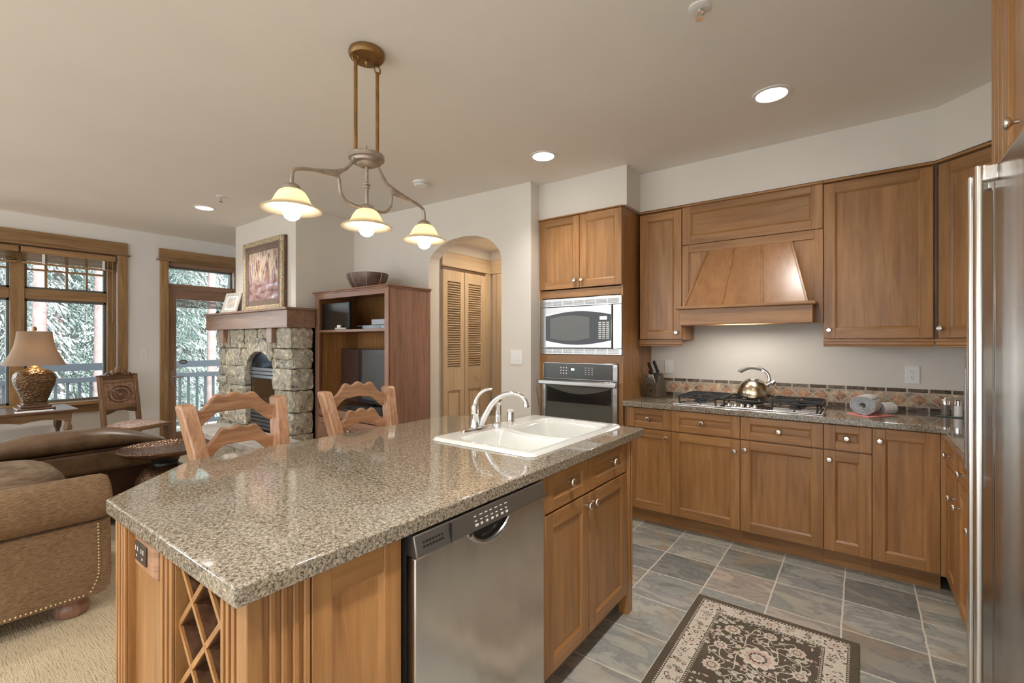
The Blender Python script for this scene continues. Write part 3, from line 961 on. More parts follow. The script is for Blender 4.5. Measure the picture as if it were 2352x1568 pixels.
# worktop, L shaped, one slab
mb = MB()
mb.prism([(-1.473, 3.36), (0.333, 3.36), (0.333, 2.135), (0.968, 2.135), (0.968, 3.972), (-1.473, 3.972)], 0.875, 0.915)
o = mb.build('kitchen_worktop', M_GRAN, bevel=0.005)
tag(o, 'L shaped speckled granite worktop along the cooktop wall and right wall', 'worktop')

# tile backsplash
M_TT = [stone('terracotta_tile', [(0.52, 0.32, 0.215), (0.58, 0.375, 0.26), (0.48, 0.32, 0.225)], 22, 0.2),
        stone('beige_tile', [(0.54, 0.455, 0.355), (0.50, 0.42, 0.33)], 22, 0.2),
        stone('dark_marble_tile', [(0.09, 0.065, 0.048), (0.16, 0.125, 0.10), (0.07, 0.055, 0.045), (0.3, 0.26, 0.22)], 30, 0.1),
        plain('cream_grout', (0.60, 0.53, 0.43), 0.9)]
def splash(fn, L):
    mb = MB()
    z0, z1 = 0.916, 1.062
    def q(pts, mi, yo=-0.0065):
        # tile: shrink slightly towards its centre, small thickness
        cx = sum(p[0] for p in pts) / len(pts); cz = sum(p[1] for p in pts) / len(pts)
        s = []
        for (x, z) in pts:
            d = math.hypot(x - cx, z - cz)
            k = max(0, 1 - 0.0032 / max(d * 0.62, 1e-6))
            s.append((cx + (x - cx) * k, cz + (z - cz) * k))
        n = len(s)
        A = [fn(x, yo, z) for x, z in s]; B = [fn(x, -0.001, z) for x, z in s]
        mb.poly(A, mi)
        for i in range(n):
            j = (i + 1) % n
            mb.poly([A[i], B[i], B[j], A[j]], mi)
    a, b = 0.945, 1.034
    hw = 0.0525
    x = 0.0; k = 0
    A = [fn(0, -.004, z0), fn(L, -.004, z0), fn(L, -.004, z1), fn(0, -.004, z1)]
    B = [fn(0, 0, z0), fn(L, 0, z0), fn(L, 0, z1), fn(0, 0, z1)]
    mb.poly(A, 3)
    for i in range(4):
        j = (i + 1) % 4
        mb.poly([A[i], B[i], B[j], A[j]], 3)
    while x < L - 0.03:
        x2 = min(x + 0.108, L)
        q([(x, z0), (x2, z0), (x2, a - .002), (x, a - .002)], 2)
        q([(x, b + .002), (x2, b + .002), (x2, z1), (x, z1)], 2)
        x = x2
    x = -hw
    m = (a + b) / 2
    while x < L:
        c = x + hw
        q([(c, a), (min(L, c + hw), m), (c, b), (max(0, c - hw), m)], 0 if R.random() < .72 else 1) if 0 < c < L else None
        tx0, tx1, tm = max(0.001, c), min(L - .001, c + 2 * hw), min(L - .001, max(.001, c + hw))
        if tx1 - tx0 > 0.03 and tx0 < tm < tx1:
            q([(tx0 + .001, a), (tx1 - .001, a), (tm, m)], 1); q([(tx0 + .001, b), (tm, m), (tx1 - .001, b)], 1)
        x += 2 * hw
    return mb
mb = splash(lambda x, y, z: (-1.386 + x, 3.985 + y, z), 2.345)
o = mb.build('tile_backsplash', M_TT)
tag(o, 'strip of terracotta diamond tiles on the wall behind the worktop', 'backsplash')

# ---------- oven tower
t = thing('oven_tower', 'tall maple oven tower cabinet with microwave and oven built in', 'cabinet', (-2.248, YB, 0))
Wt = 0.772
mb = MB()
mb.box(0, 0.02, 0.0, 0.60, 0.0, 2.42); mb.box(Wt - 0.02, Wt, 0.0, 0.60, 0.0, 2.42)
mb.box(0.02, Wt - .02, 0.57, 0.60, 0, 2.42)
mb.build('carcass', CAB['Z'], t, bevel=0.001)
for xa, xb in ((0.02, 0.0425), (0.734, Wt - .02)):
    MB().box(xa, xb, 0.0, 0.02, 0.46, 1.196).build('stile', CAB['Z'], t, bevel=0.001)
for za, zb in ((0.0, 0.10), (0.29, 0.46), (1.196, 1.262), (1.74, 1.806), (2.405, 2.42)):
    MB().box(0.02, Wt - .02, 0.0, 0.55 if za < 2 and za > 1 else 0.03, za, zb).build('rail', CAB['X'], t, bevel=0.001)
front('drawer', t, 0.012, Wt - .012, 0.105, 0.288, Wt / 2, 0.2, y=-0.018)
front('door', t, 0.004, 0.398, 1.812, 2.412, 0.36, 1.875, y=-0.018)
front('door', t, 0.40, Wt - .004, 1.812, 2.412, 0.425, 1.875, y=-0.018)
MB().box(-0.002, Wt + .004, -0.03, 0.02, 2.412, 2.424).build('crown_moulding', CAB['X'], t, bevel=0.004)

def print_grid(mb, x0, x1, z0, z1, nx, nz, y, w=0.5, h=0.35, rnd=None):
    for i in range(nx):
        for j in range(nz):
            cx = x0 + (i + .5) * (x1 - x0) / nx; cz = z0 + (j + .5) * (z1 - z0) / nz
            ww = (x1 - x0) / nx * w / 2 * (R.uniform(.7, 1.1) if rnd else 1); hh = (z1 - z0) / nz * h / 2
            mb.box(cx - ww, cx + ww, y - 0.0006, y, cz - hh, cz + hh)

# ---------- microwave
t = thing('microwave', 'built-in stainless microwave with curved black window above the oven', 'microwave', (-2.23, YB - 0.022, 1.264))
Wm, Hm = 0.752, 0.468
mb = MB()
mb.box(0, Wm, 0, 0.02, 0.0, 0.05); mb.box(0, Wm, 0, 0.02, Hm - 0.07, Hm)
mb.box(0, 0.06, 0, 0.02, 0.05, Hm - .07); mb.box(Wm - .075, Wm, 0, 0.02, 0.05, Hm - .07)
mb.build('trim_kit', M_SSX, t, bevel=0.003)
for za in (0.008, Hm - 0.062):
    mb = MB()
    for i in range(7):
        x = 0.02 + i * (Wm - .04) / 7
        for j in range(4):
            mb.box(x + .006, x + (Wm - .04) / 7 - .006, -0.003, 0.004, za + .004 + j * .0095, za + .009 + j * .0095)
    mb.build('vent_grille', M_GREYMETAL, t)
MB().box(0.058, Wm - .073, 0.012, 0.35, 0.05, Hm - .07).build('body', M_DKGREY, t)
x0, x1, z0, z1 = 0.063, Wm - .131 + .053, 0.055, Hm - .073
mb = MB().box(x0, x1, -0.014, 0.012, z0, z1)
dr = mb.build('door', M_SSX, t, bevel=0.003)
def lens(xa, xb, za, zb, bow, n=12):
    top = [(xa + (xb - xa) * i / n, zb + bow * math.sin(PI * i / n)) for i in range(n + 1)]
    bot = [(xb + (xa - xb) * i / n, za - bow * math.sin(PI * i / n)) for i in range(n + 1)]
    return bot + top
mb = MB().prism(lens(x0 + .003, x1 - .004, z0 + .06, z1 - .075, .035), -0.0155, -0.013, 'Y')
mb.build('window_surround', M_BGLASS, dr)
mb = MB().prism(lens(x0 + .05, x1 - .19, z0 + .08, z1 - .095, .022), -0.0165, -0.0152, 'Y')
mb.build('window', M_OVENGL, dr)
mb = MB(); print_grid(mb, x1 - .115, x1 - .015, z0 + .07, z1 - .13, 3, 9, -0.0155, .75, .55)
mb.build('keypad', M_TEXT, dr)
MB().box(x1 - .10, x1 - .04, -0.0162, -0.0154, z1 - .115, z1 - .09).build('display', M_LED, dr)

# ---------- wall oven
t = thing('wall_oven', 'built-in wall oven with dark glass door below the microwave', 'oven', (-2.205, YB - 0.02, 0.465))
Wo = 0.69
MB().box(0.005, Wo - .005, 0.022, 0.54, 0.0, 0.725).build('body', M_DKGREY, t)
mb = MB(); mb.box(0, 0.014, 0, 0.02, 0.60, 0.73); mb.box(Wo - .04, Wo, 0, 0.02, 0.60, 0.73); mb.box(0, Wo, 0, .02, 0.722, 0.73); mb.box(0, Wo, 0.004, .02, 0.592, 0.60)
mb.build('control_trim', M_SSX, t, bevel=0.002)
cp = MB().box(0.014, Wo - .04, -0.003, 0.02, 0.60, 0.722).build('control_panel', M_DKGREY, t, bevel=0.002)
mb = MB(); print_grid(mb, .17, .25, .63, .70, 3, 3, -0.003, .45, .4); print_grid(mb, .40, .49, .63, .70, 3, 4, -0.003, .4, .3)
mb.build('control_print', M_TEXT, cp)
MB().box(0.27, 0.37, -0.0042, -0.003, 0.655, 0.695).build('display', M_BGLASS, cp)
MB().box(0.282, 0.312, -0.0048, -0.0042, 0.668, 0.684).build('clock_digits', M_LED, cp)
mb = MB(); mb.box(0, 0.035, -0.012, 0.02, 0.02, 0.585); mb.box(Wo - .035, Wo, -0.012, 0.02, 0.02, 0.585); mb.box(0.035, Wo - .035, -0.012, 0.02, 0.02, 0.05); mb.box(.035, Wo - .035, -.012, .02, .55, .585)
dr = mb.build('door', M_SSX, t, bevel=0.002)
MB().box(0.034, Wo - .034, -0.006, 0.018, 0.049, 0.551).build('door_glass', M_OVENGL, dr)
mb = MB()
n = 16
pts = [(0.05 + (Wo - .1) * i / n, 0.53 - 0.055 * math.sin(PI * i / n)) for i in range(n + 1)]
mb.prism(pts + [(Wo - .05, 0.40), (0.05, 0.40)], -0.0068, -0.0058, 'Y')
mb.build('door_window', M_BGLASS, dr)
mb = MB(); mb.box(-0.03, Wo + .01, -0.055, -0.038, 0.545, 0.583); mb.box(0, 0.03, -0.04, -0.01, 0.55, 0.578); mb.box(Wo - .03, Wo, -0.04, -0.01, 0.55, 0.578)
mb.build('handle', M_SSX, dr, bevel=0.007, seg=3)

# ---------- wall cabinets
YU = 3.66
def upper(label, X0, X1, kx, kz, rail=True, extra=0.0):
    t = thing('wall_cabinet', label, 'cabinet', (X0, YU, 1.335), 0, 'wall cabinets on the cooktop wall')
    w = X1 - X0
    carcass(t, 0, w, 0.05, 1.07, 0.32)
    front('door', t, 0.002, w - .002, 0.053, 1.062, kx, kz, st=0.06)
    mb = MB(); mb.box(0, w + extra, -0.005, 0.02, 0.012, 0.046); mb.box(0, w + extra, 0.0, 0.02, 0, 0.012); mb.box(0, w + extra, -0.012, 0.02, 0.034, 0.046)
    if extra:
        mb.box(w - .02, w + extra, 0.0, 0.30, 0.0, 0.046)
    mb.build('light_rail', CAB['X'], t, bevel=0.003)
    MB().box(0, w, -0.018, 0.012, 1.068, 1.084).build('crown_moulding', CAB['X'], t, bevel=0.004)
    return t
upper('narrow wall cabinet between the oven tower and the hood', -1.454, -1.114, 0.30, 0.105)
t = upper('wide wall cabinet right of the hood', -0.203, 0.337, 0.03, 0.108)
MB().box(0.541, 0.553, 0.008, 0.03, 0.046, 1.068).build('filler_strip', DKW['Z'], t)
# corner wall cabinet, front turned 45 degrees
t = thing('corner_wall_cabinet', 'angled corner wall cabinet partly hidden by the refrigerator', 'cabinet', (0.345, YU, 1.335), rad(-42))
front('door', t, 0.012, 0.42, 0.053, 1.062, 0.035, 0.108, st=0.06)
mb = MB(); mb.box(0.002, 0.43, 0.021, 0.04, 0.05, 1.068); mb.box(0.0, 0.43, 0.02, 0.2, 0.046, 0.06)
mb.build('carcass', CAB['Z'], t)
mb = MB(); mb.box(0, 0.43, -0.005, 0.02, 0.012, 0.046); mb.box(0, 0.43, 0, 0.02, 0, 0.012); mb.box(0, 0.43, -0.012, 0.02, 0.034, 0.046)
mb.build('light_rail', CAB['X'], t, bevel=0.003)
MB().box(0, 0.45, -0.018, 0.012, 1.068, 1.084).build('crown_moulding', CAB['X'], t, bevel=0.004)

# ---------- wooden range hood
t = thing('range_hood', 'tapered maple range hood with battens above the cooktop', 'range hood', (-1.114, YU, 1.49))
Wh = 0.911
front('panel', t, 0.002, Wh - .002, 0.622, 0.927, st=0.062)
MB().box(0, Wh, -0.018, 0.012, 0.913 + .0, 0.929).build('crown_moulding', CAB['X'], t, bevel=0.004)
mb = MB()
mb.box(0.002, 0.052, 0, 0.02, 0.0, 0.618, 0); mb.box(Wh - .052, Wh - .002, 0, 0.02, 0.0, 0.618, 0)
mb.box(0.052, Wh - .052, 0.0004, 0.02, 0.56, 0.618, 1); mb.box(.05, Wh - .05, 0.009, .02, 0.0, 0.56, 0)
mb.box(0, Wh, 0.02, 0.03, 0, 0.92, 0)
mb.build('back_frame', [CAB['Z'], CAB['X']], t, bevel=0.0015)
tx0, tx1, bx0, bx1, yb_, zt, zb = 0.192, 0.73, 0.075, 0.836, -0.19, 0.56, 0.137
mb = MB().hexa([(bx0, yb_, zb), (bx1, yb_, zb), (bx1 + .0, 0.01, zb), (bx0, 0.01, zb), (tx0, -0.002, zt), (tx1, -0.002, zt), (tx1, 0.01, zt), (tx0, 0.01, zt)])
mb.build('canopy', HOOD, t)
for f in (0.0, 0.3333, 0.6667, 1.0):
    a = Vector((bx0 + (bx1 - bx0) * f, yb_, zb)); b = Vector((tx0 + (tx1 - tx0) * f, -0.002, zt))
    mb = MB(); w = 0.0075
    mb.hexa([a + Vector((-w, -.008, 0)), a + Vector((w, -.008, 0)), a + Vector((w, .004, 0)), a + Vector((-w, .004, 0)),
             b + Vector((-w, -.008, 0)), b + Vector((w, -.008, 0)), b + Vector((w, .004, 0)), b + Vector((-w, .004, 0))])
    mb.build('batten', CAB['Z'], t, bevel=0.002)
mb = MB().box(0.02, Wh - .025, -0.215, 0.0, 0.112, 0.137)
mb.build('shelf_moulding', CAB['X'], t, bevel=0.008, seg=3)
mb = MB(); mb.box(0.04, Wh - .045, -0.195, -0.177, 0.0, 0.112); mb.box(0.04, 0.058, -0.177, 0.0, 0.0, 0.112); mb.box(Wh - .063, Wh - .045, -0.177, 0.0, 0.0, 0.112)
mb.build('valance', CAB['X'], t, bevel=0.002)
MB().box(0.06, Wh - .065, -0.176, 0.0, 0.03, 0.05).build('filter_plate', M_GREYMETAL, t)
MB().box(0.30, 0.55, -0.14, -0.04, 0.018, 0.03).build('hood_lamp', M_HOODL, t)

def rel(mb, L):
    mb.v = [(x - L[0], y - L[1], z - L[2]) for x, y, z in mb.v]
    return mb

# ================================================================== ISLAND
XI = -0.935
L = (-1.37, 0.40, 0)
t = thing('island_end_cabinet', 'fluted maple near end of the island with wine rack and raised panel', 'cabinet', L)
mb = MB()
mb.box(-1.81, -1.79, 0.43, 2.256, 0.0, 0.874)                    # seating side back panel
mb.box(-1.79, -1.42, 0.426, 0.44, 0.0, 0.874)                    # recessed centre panel
mb.box(-1.345, -1.331, 0.465, 0.78, 0.0, 0.874); mb.box(-1.057, -1.043, 0.465, 0.78, 0.0, 0.874)
mb.box(-1.345, -1.043, .43, .78, 0.0, .04)
mb.box(-1.345, -0.94, 0.44, 0.77, 0.86, 0.874)
rel(mb, L).build('body', CAB['Z'], t, bevel=0.001)
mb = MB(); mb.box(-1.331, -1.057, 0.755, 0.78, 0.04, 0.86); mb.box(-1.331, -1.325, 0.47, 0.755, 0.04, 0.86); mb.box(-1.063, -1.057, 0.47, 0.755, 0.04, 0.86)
rel(mb, L).build('rack_shade_lining', DKW['Z'], t)  # dark wood stands in for the shade deep inside the rack
def reeds_y(x0, x1, n):            # fluted post facing -Y
    mb = MB(); mb.box(x0, x1, 0.408, 0.46, 0, 0.874)
    w = (x1 - x0) / (n * 2 - 1)
    for i in range(n):
        mb.box(x0 + 2 * i * w, x0 + (2 * i + 1) * w, 0.400, 0.4085, 0, 0.874)
    rel(mb, L).build('fluted_post', CAB['Z'], t, bevel=0.002)
reeds_y(-1.81, -1.715, 4)
reeds_y(-1.415, -1.335, 3)
reeds_y(-1.053, -0.965, 4)
mb = MB()                             # corner post, reeded towards the dishwasher side
mb.box(-0.965, -0.943, 0.402, 0.53, 0, 0.874); mb.box(-0.967, -0.935, 0.400, 0.432, 0, 0.874)
for i in range(3):
    y = 0.445 + i * 0.024
    mb.box(-0.9435, -0.936, y, y + 0.013, 0, 0.874)
mb.box(-0.965, -0.935, 0.516, 0.53, 0, 0.874)
rel(mb, L).build('corner_post', CAB['Z'], t, bevel=0.003)
# side panel towards the kitchen
mb = MB()
st = 0.048
y0, y1 = 0.533, 0.772
mb.box(-0.953, -0.935, y0, y0 + st, 0, 0.874, 0); mb.box(-0.953, -0.935, y1 - 0.052, y1, 0, 0.874, 0)
mb.box(-0.953, -0.9354, y0 + st, y1 - .052, 0.80, 0.874, 1); mb.box(-0.953, -0.9354, y0 + st, y1 - .052, 0, 0.11, 1)
mb.box(-0.953, -0.944, y0 + st, y1 - .052, 0.11, 0.80, 0)
a, b, c, d = y0 + st, y1 - .052, 0.11, 0.80
o_ = [(-0.937, a, c), (-0.937, b, c), (-0.937, b, d), (-0.937, a, d)]
i_ = [(-0.944, a + .012, c + .012), (-0.944, b - .012, c + .012), (-0.944, b - .012, d - .012), (-0.944, a + .012, d - .012)]
for k in range(4):
    j = (k + 1) % 4
    mb.quad(o_[k], o_[j], i_[j], i_[k], 0)
rel(mb, L).build('side_panel', [CAB['Z'], CAB['Y']], t, bevel=0.0015)
# wine rack lattice
lat = []
x0, x1, z0, z1 = -1.334, -1.054, 0.05, 0.862
def clipseg(sgn, c):                 # line z = c + sgn*x clipped to the opening
    pts = []
    for x in (x0, x1):
        z = c + sgn * x
        if z0 <= z <= z1: pts.append((x, z))
    for z in (z0, z1):
        x = (z - c) / sgn
        if x0 < x < x1: pts.append((x, z))
    return pts[:2] if len(pts) >= 2 else None
for sgn, c0, step in ((1, 2.006, -0.152), (-1, -0.335, -0.163)):
    c = c0 + (0.152 if sgn > 0 else 0)
    while True:
        s = clipseg(sgn, c)
        if c < (z0 - x1 if sgn > 0 else z0 + x0): break
        if s and abs(s[0][0] - s[1][0]) > 0.03:
            (xa, za), (xb, zb) = sorted(s)
            w = 0.0045
            dx, dz = -sgn * w, w
            dep = 0.416 if sgn > 0 else 0.4155
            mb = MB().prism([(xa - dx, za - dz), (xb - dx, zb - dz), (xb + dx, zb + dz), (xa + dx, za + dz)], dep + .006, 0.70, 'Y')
            lb = rel(mb, L).build('lattice_board', DKW['Z'], t)  # board sides coloured dark to imitate shade between the boards
            mb = MB().prism([(xa - dx, za - dz), (xb - dx, zb - dz), (xb + dx, zb + dz), (xa + dx, za + dz)], dep, dep + .006, 'Y')
            rel(mb, L).build('front_edge', CAB['Z'], lb)
        c += step
# outlet on its wooden block
mb = MB()
bx0, bx1, bz0, bz1 = -1.602, -1.44, 0.748, 0.85
mb.rings([[(bx0, .426, bz0), (bx1, .426, bz0), (bx1, .426, bz1), (bx0, .426, bz1)],
          [(bx0, .404, bz0), (bx1, .404, bz0), (bx1, .404, bz1), (bx0, .404, bz1)],
          [(bx0 + .012, .394, bz0 + .012), (bx1 - .012, .394, bz0 + .012), (bx1 - .012, .394, bz1 - .012), (bx0 + .012, .394, bz1 - .012)]])
blk = rel(mb, L).build('outlet_block', RUS['X'], t, bevel=0.0015)
mb = MB().box(-1.580, -1.488, 0.390, 0.3945, 0.775, 0.825)
pl_ = rel(mb, L).build('outlet_plate', plain('brown_outlet', (0.05, 0.03, 0.02), 0.35), blk, bevel=0.001)
for x in (-1.570, -1.525):
    mb = MB()
    for dx in (0, 0.016):
        mb.box(x + dx, x + dx + .003, 0.3892, 0.390, 0.802, 0.814)
    mb.box(x + .007, x + .012, 0.3892, 0.390, 0.786, 0.792)
    rel(mb, L).build('socket_slots', M_TEXT, pl_)

# ---------- dishwasher
t = thing('dishwasher', 'brushed stainless dishwasher with grey control strip in the island', 'dishwasher', (-0.905, 0.792, 0), rad(90))
Wd = 0.598
MB().box(0.004, Wd - .004, 0.04, 0.58, 0.02, 0.862).build('tub', M_DKGREY, t)
n = 14
nx0, nx1 = 0.205, 0.385
notch = [(nx0 + (nx1 - nx0) * i / n, 0.81 - 0.042 * math.sin(PI * i / n) ** 0.7) for i in range(n + 1)]
mb = MB().prism([(0, 0.10), (Wd, 0.10), (Wd, 0.81)] + notch[::-1] + [(0, 0.81)], 0.0, 0.035, 'Y')
door = mb.build('door', M_SSV, t, bevel=0.003)
mb = MB(); mb.tube([(x, -0.004, z - .004) for x, z in notch], 0.0075, 8)
mb.build('handle_lip', M_SSX, door, smooth=True)
MB().box(nx0, nx1, 0.012, 0.04, 0.755, 0.812).build('handle_pocket', M_BLACK, door)
mb = MB()
mb.hexa([(0, -0.008, .812), (Wd, -0.008, .812), (Wd, .035, .812), (0, .035, .812), (0, 0.006, .868), (Wd, 0.006, .868), (Wd, .035, .868), (0, .035, .868)])
cp = mb.build('control_strip', plain('graphite_steel', (0.27, 0.255, 0.235), 0.3, 0.85), t, bevel=0.003)
def on_strip(x, z):                    # point on the sloped strip face
    return -0.0082 + (z - 0.812) / 0.056 * 0.014
mb = MB()
for i in range(2):
    for j in range(7):
        z = 0.832 + i * 0.011
        y = on_strip(0, z)
        mb.box(0.025 + j * .011, 0.032 + j * .011, y - .0006, y + .002, z, z + .005)
mb.build('vent_slots', M_BLACK, cp)
MB().box(0.1215, 0.1235, -0.0085, 0.0, 0.813, 0.866).build('seam', M_BLACK, cp)
mb = MB()
for j in range(7):
    for i in range(3):
        z = 0.824 + i * 0.013
        y = on_strip(0, z)
        w = R.uniform(.008, .014)
        mb.box(0.225 + j * .024, 0.225 + j * .024 + w, y - .0007, y + .002, z, z + (.0025 if i else .006))
mb.build('button_print', M_TEXT, cp)
MB().box(0.0, Wd, 0.05, 0.07, 0.0, 0.095).build('toe_panel', M_BLACK, t)

# ---------- sink cabinet
t = thing('sink_cabinet', 'island base cabinet under the sink with two drawers and two doors', 'cabinet', (XI, 1.41, 0), rad(90))
carcass(t, 0.012, 0.8445, 0.105, 0.873, 0.84, top=False, grain='Z', t=0.009)
MB().box(0.005, 0.0325, 0.0, 0.02, 0.105, 0.873).build('filler_strip', CAB['Z'], t, bevel=0.001)
kick(t, 0.0, 0.79, y=0.085)
front('drawer', t, 0.033, 0.379, 0.722, 0.87, 0.205, 0.808)
front('drawer', t, 0.383, 0.782, 0.722, 0.87, 0.60, 0.808)
front('door', t, 0.033, 0.379, 0.11, 0.716, 0.353, 0.672)
front('door', t, 0.383, 0.782, 0.11, 0.716, 0.412, 0.672)
mb = MB(); mb.box(0.79, 0.846, 0.0, 0.05, 0.0, 0.873); mb.box(0.845, 0.848, 0.0, 0.84, 0.0, 0.873); mb.box(0.797, 0.811, -0.005, 0.0, 0.16, 0.873); mb.box(0.825, 0.839, -0.005, 0.0, 0.16, 0.873)
mb.build('end_post', CAB['Z'], t, bevel=0.002)

# ---------- island worktop with the sink cut-out
out = [(-0.908, 0.37), (-0.908, 2.346), (-1.655, 2.346), (-2.03, 2.03), (-2.035, 0.665), (-1.716, 0.358)]
hole = [(-1.04, 1.50), (-1.04, 2.295), (-1.555, 2.295), (-1.555, 1.50)]
mb = MB(); holed(mb, out, hole, 0.875, 0.915)
o = mb.build('island_worktop', M_GRAN, bevel=0.004)
tag(o, 'large polished granite island worktop with clipped corners', 'worktop')

# ---------- sink
L = (-1.30, 1.90, 0.916)
t = thing('kitchen_sink', 'white double bowl drop-in sink set in the island', 'sink', L)
X0, X1, Y0, Y1 = -1.585, -1.014, 1.472, 2.322
NX, NY = 84, 120
def rbox(x, y, cx, cy, hx, hy, r):
    qx, qy = abs(x - cx) - hx + r, abs(y - cy) - hy + r
    return math.hypot(max(qx, 0), max(qy, 0)) + min(max(qx, qy), 0) - r
def sm(v, w): 
    s = max(0, min(1, v / w)); return s * s * (3 - 2 * s)
def sinkz(x, y):
    e = rbox(x, y, (X0 + X1) / 2, (Y0 + Y1) / 2, (X1 - X0) / 2, (Y1 - Y0) / 2, 0.035)
    z = 0.013 * sm(-e, 0.012)
    dB = rbox(x, y, -1.258, 2.022, 0.208, 0.212, 0.08)
    dB = max(dB, math.hypot((x + 1.18) / 0.95, y - 2.30) - 0.50)          # curved divider side
    dA = max(rbox(x, y, -1.258, 1.68, 0.208, 0.165, 0.06), -(dB - 0.032))
    z -= 0.175 * sm(-dB, 0.075) + 0.10 * sm(-dA, 0.06)
    div = sm(-rbox(x, y, -1.258, 1.89, 0.208, 0.38, 0.06), 0.02)
    if div > 0 and dB > 0 and dA > 0:
        z -= 0.014 * div * sm(dB, 0.012) * sm(dA, 0.012)
    return z
mb = MB()
gx = [X0 + (X1 - X0) * i / NX for i in range(NX + 1)]; gy = [Y0 + (Y1 - Y0) * j / NY for j in range(NY + 1)]
for x in gx:
    for y in gy:
        # pull the outer border to a rounded outline
        e = rbox(x, y, (X0 + X1) / 2, (Y0 + Y1) / 2, (X1 - X0) / 2, (Y1 - Y0) / 2, 0.035)
        xx, yy = x, y
        if e > 1e-5:
            cx = X0 + .035 if x < (X0 + X1) / 2 else X1 - .035; cy = Y0 + .035 if y < (Y0 + Y1) / 2 else Y1 - .035
            d = math.hypot(x - cx, y - cy)
            xx, yy = cx + (x - cx) * .035 / d, cy + (y - cy) * .035 / d
        mb.v.append((xx, yy, 0.916 + sinkz(xx, yy)))
for i in range(NX):
    for j in range(NY):
        a = i * (NY + 1) + j
        mb.face((a, a + NY + 1, a + NY + 2, a + 1))
rel(mb, L).build('basin', M_PORC, t, smooth=True, ang=80)
for (x, y, z) in ((-1.26, 2.05, 0.916 - 0.160), (-1.26, 1.66, 0.916 - 0.086)):
    mb = MB().lathe([(0.0001, 0), (0.04, 0), (0.043, 0.002), (0.0001, 0.0025)], (x, y, z - .001), (0, 0, 1), 20)
    rel(mb, L).build('drain', M_CHROME, t, smooth=True)

# ---------- faucet, side spray, soap pump on the sink ledge
L = (-1.54, 1.76, 0.929)
t = thing('kitchen_faucet', 'chrome faucet with arched spout and side lever on the white sink', 'faucet', L)
mb = MB().lathe([(0.0001, 0), (0.029, 0), (0.027, 0.009), (0.02, 0.013), (0.0001, 0.013)], (0, 0, 0), (0, 0, 1), 32)
mb.v = [(x, y * 4.3 - 0.0, z) for x, y, z in mb.v]
mb.build('base_plate', M_CHROME, t, smooth=True)
mb = MB().lathe([(0.026, 0.01), (0.021, 0.03), (0.0195, 0.075), (0.022, 0.078), (0.022, 0.083), (0.0195, 0.086), (0.0185, 0.115), (0.012, 0.128), (0.0001, 0.131)], (-0.005, -0.02, 0), (0, 0, 1), 22)
mb.build('valve_body', M_CHROME, t, smooth=True, ang=60)
sp = spline([(-0.005, -0.02, 0.118), (0.0, -0.015, 0.15), (0.012, 0.0, 0.178), (0.035, 0.02, 0.196), (0.055, 0.04, 0.20)], 5)
MB().tube(sp, [0.010 - 0.004 * abs(i / len(sp) - .1) for i in range(len(sp))], 12).build('lever', M_CHROME, t, smooth=True, ang=60)
sp = spline([(0.0, 0.01, 0.01), (0.03, 0.012, 0.06), (0.075, 0.018, 0.13), (0.13, 0.024, 0.172), (0.185, 0.03, 0.188), (0.235, 0.036, 0.18), (0.262, 0.04, 0.155), (0.266, 0.041, 0.142)], 6)
MB().tube(sp, [0.0175 - 0.007 * min(1, i / 22) for i in range(len(sp))], 14).build('spout', M_CHROME, t, smooth=True, ang=60)
mb = MB().lathe([(0.013, 0), (0.014, 0.004), (0.014, 0.02), (0.011, 0.024)], (0.267, 0.0412, 0.124), (-0.06, 0, 1), 16)
mb.build('aerator', M_CHROME, t, smooth=True)
t = thing('side_sprayer', 'slim chrome side sprayer right of the faucet', 'sprayer', (-1.54, 1.915, 0.929))
MB().lathe([(0.0001, 0), (0.022, 0), (0.022, 0.008), (0.013, 0.014), (0.012, 0.05), (0.0001, 0.05)], (0, 0, 0), (0, 0, 1), 18).build('collar', M_CHROME, t, smooth=True)
MB().lathe([(0.0001, .05), (0.0125, 0.05), (0.011, 0.09), (0.015, 0.10), (0.016, 0.118), (0.0001, 0.122)], (0, 0, 0), (0, 0, 1), 18).build('wand', M_CHROME, t, smooth=True)
MB().cyl((0, 0, 0.11), (0.026, 0.004, 0.114), 0.011, 0.009).build('spray_head', M_CHROME, t, smooth=True)
t = thing('soap_dispenser', 'short white and chrome soap dispenser beside the side sprayer', 'soap dispenser', (-1.545, 2.035, 0.929))
MB().lathe([(0.0001, 0), (0.021, 0), (0.019, 0.006), (0.017, 0.01), (0.017, 0.055), (0.0001, 0.055)], (0, 0, 0), (0, 0, 1), 18).build('body', M_CHROME, t, smooth=True)
MB().lathe([(0.0001, 0.055), (0.018, 0.055), (0.018, 0.064), (0.0001, 0.067)], (0, 0, 0), (0, 0, 1), 18).build('cap', M_WHITE, t, smooth=True)

# ================================================================== ON THE WORKTOP
# ---------- cooktop
t = thing('gas_cooktop', 'stainless five burner gas cooktop set on the worktop', 'cooktop', (-0.648, 3.67, 0.9155))
mb = MB()
mb.rings([[(-.457, -.26, 0), (.457, -.26, 0), (.457, .26, 0), (-.457, .26, 0)], [(-.457, -.26, .008), (.457, -.26, .008), (.457, .26, .008), (-.457, .26, .008)],
          [(-.44, -.243, .014), (.44, -.243, .014), (.44, .243, .014), (-.44, .243, .014)]])
mb.build('tray', M_STEEL, t, bevel=0.003)
for (x, y, r) in ((-.30, .12, .045), (-.30, -.10, .036), (0, .03, .055), (.30, .12, .045), (.30, -.10, .036)):
    mb = MB().lathe([(r * 1.5, 0.014), (r * 1.45, 0.018), (r, 0.02), (r, 0.03), (r * .92, 0.032), (r * .9, 0.037), (0.0001, 0.038)], (x, y, 0), (0, 0, 1), 20)
    mb.build('burner', M_IRON, t, smooth=True)
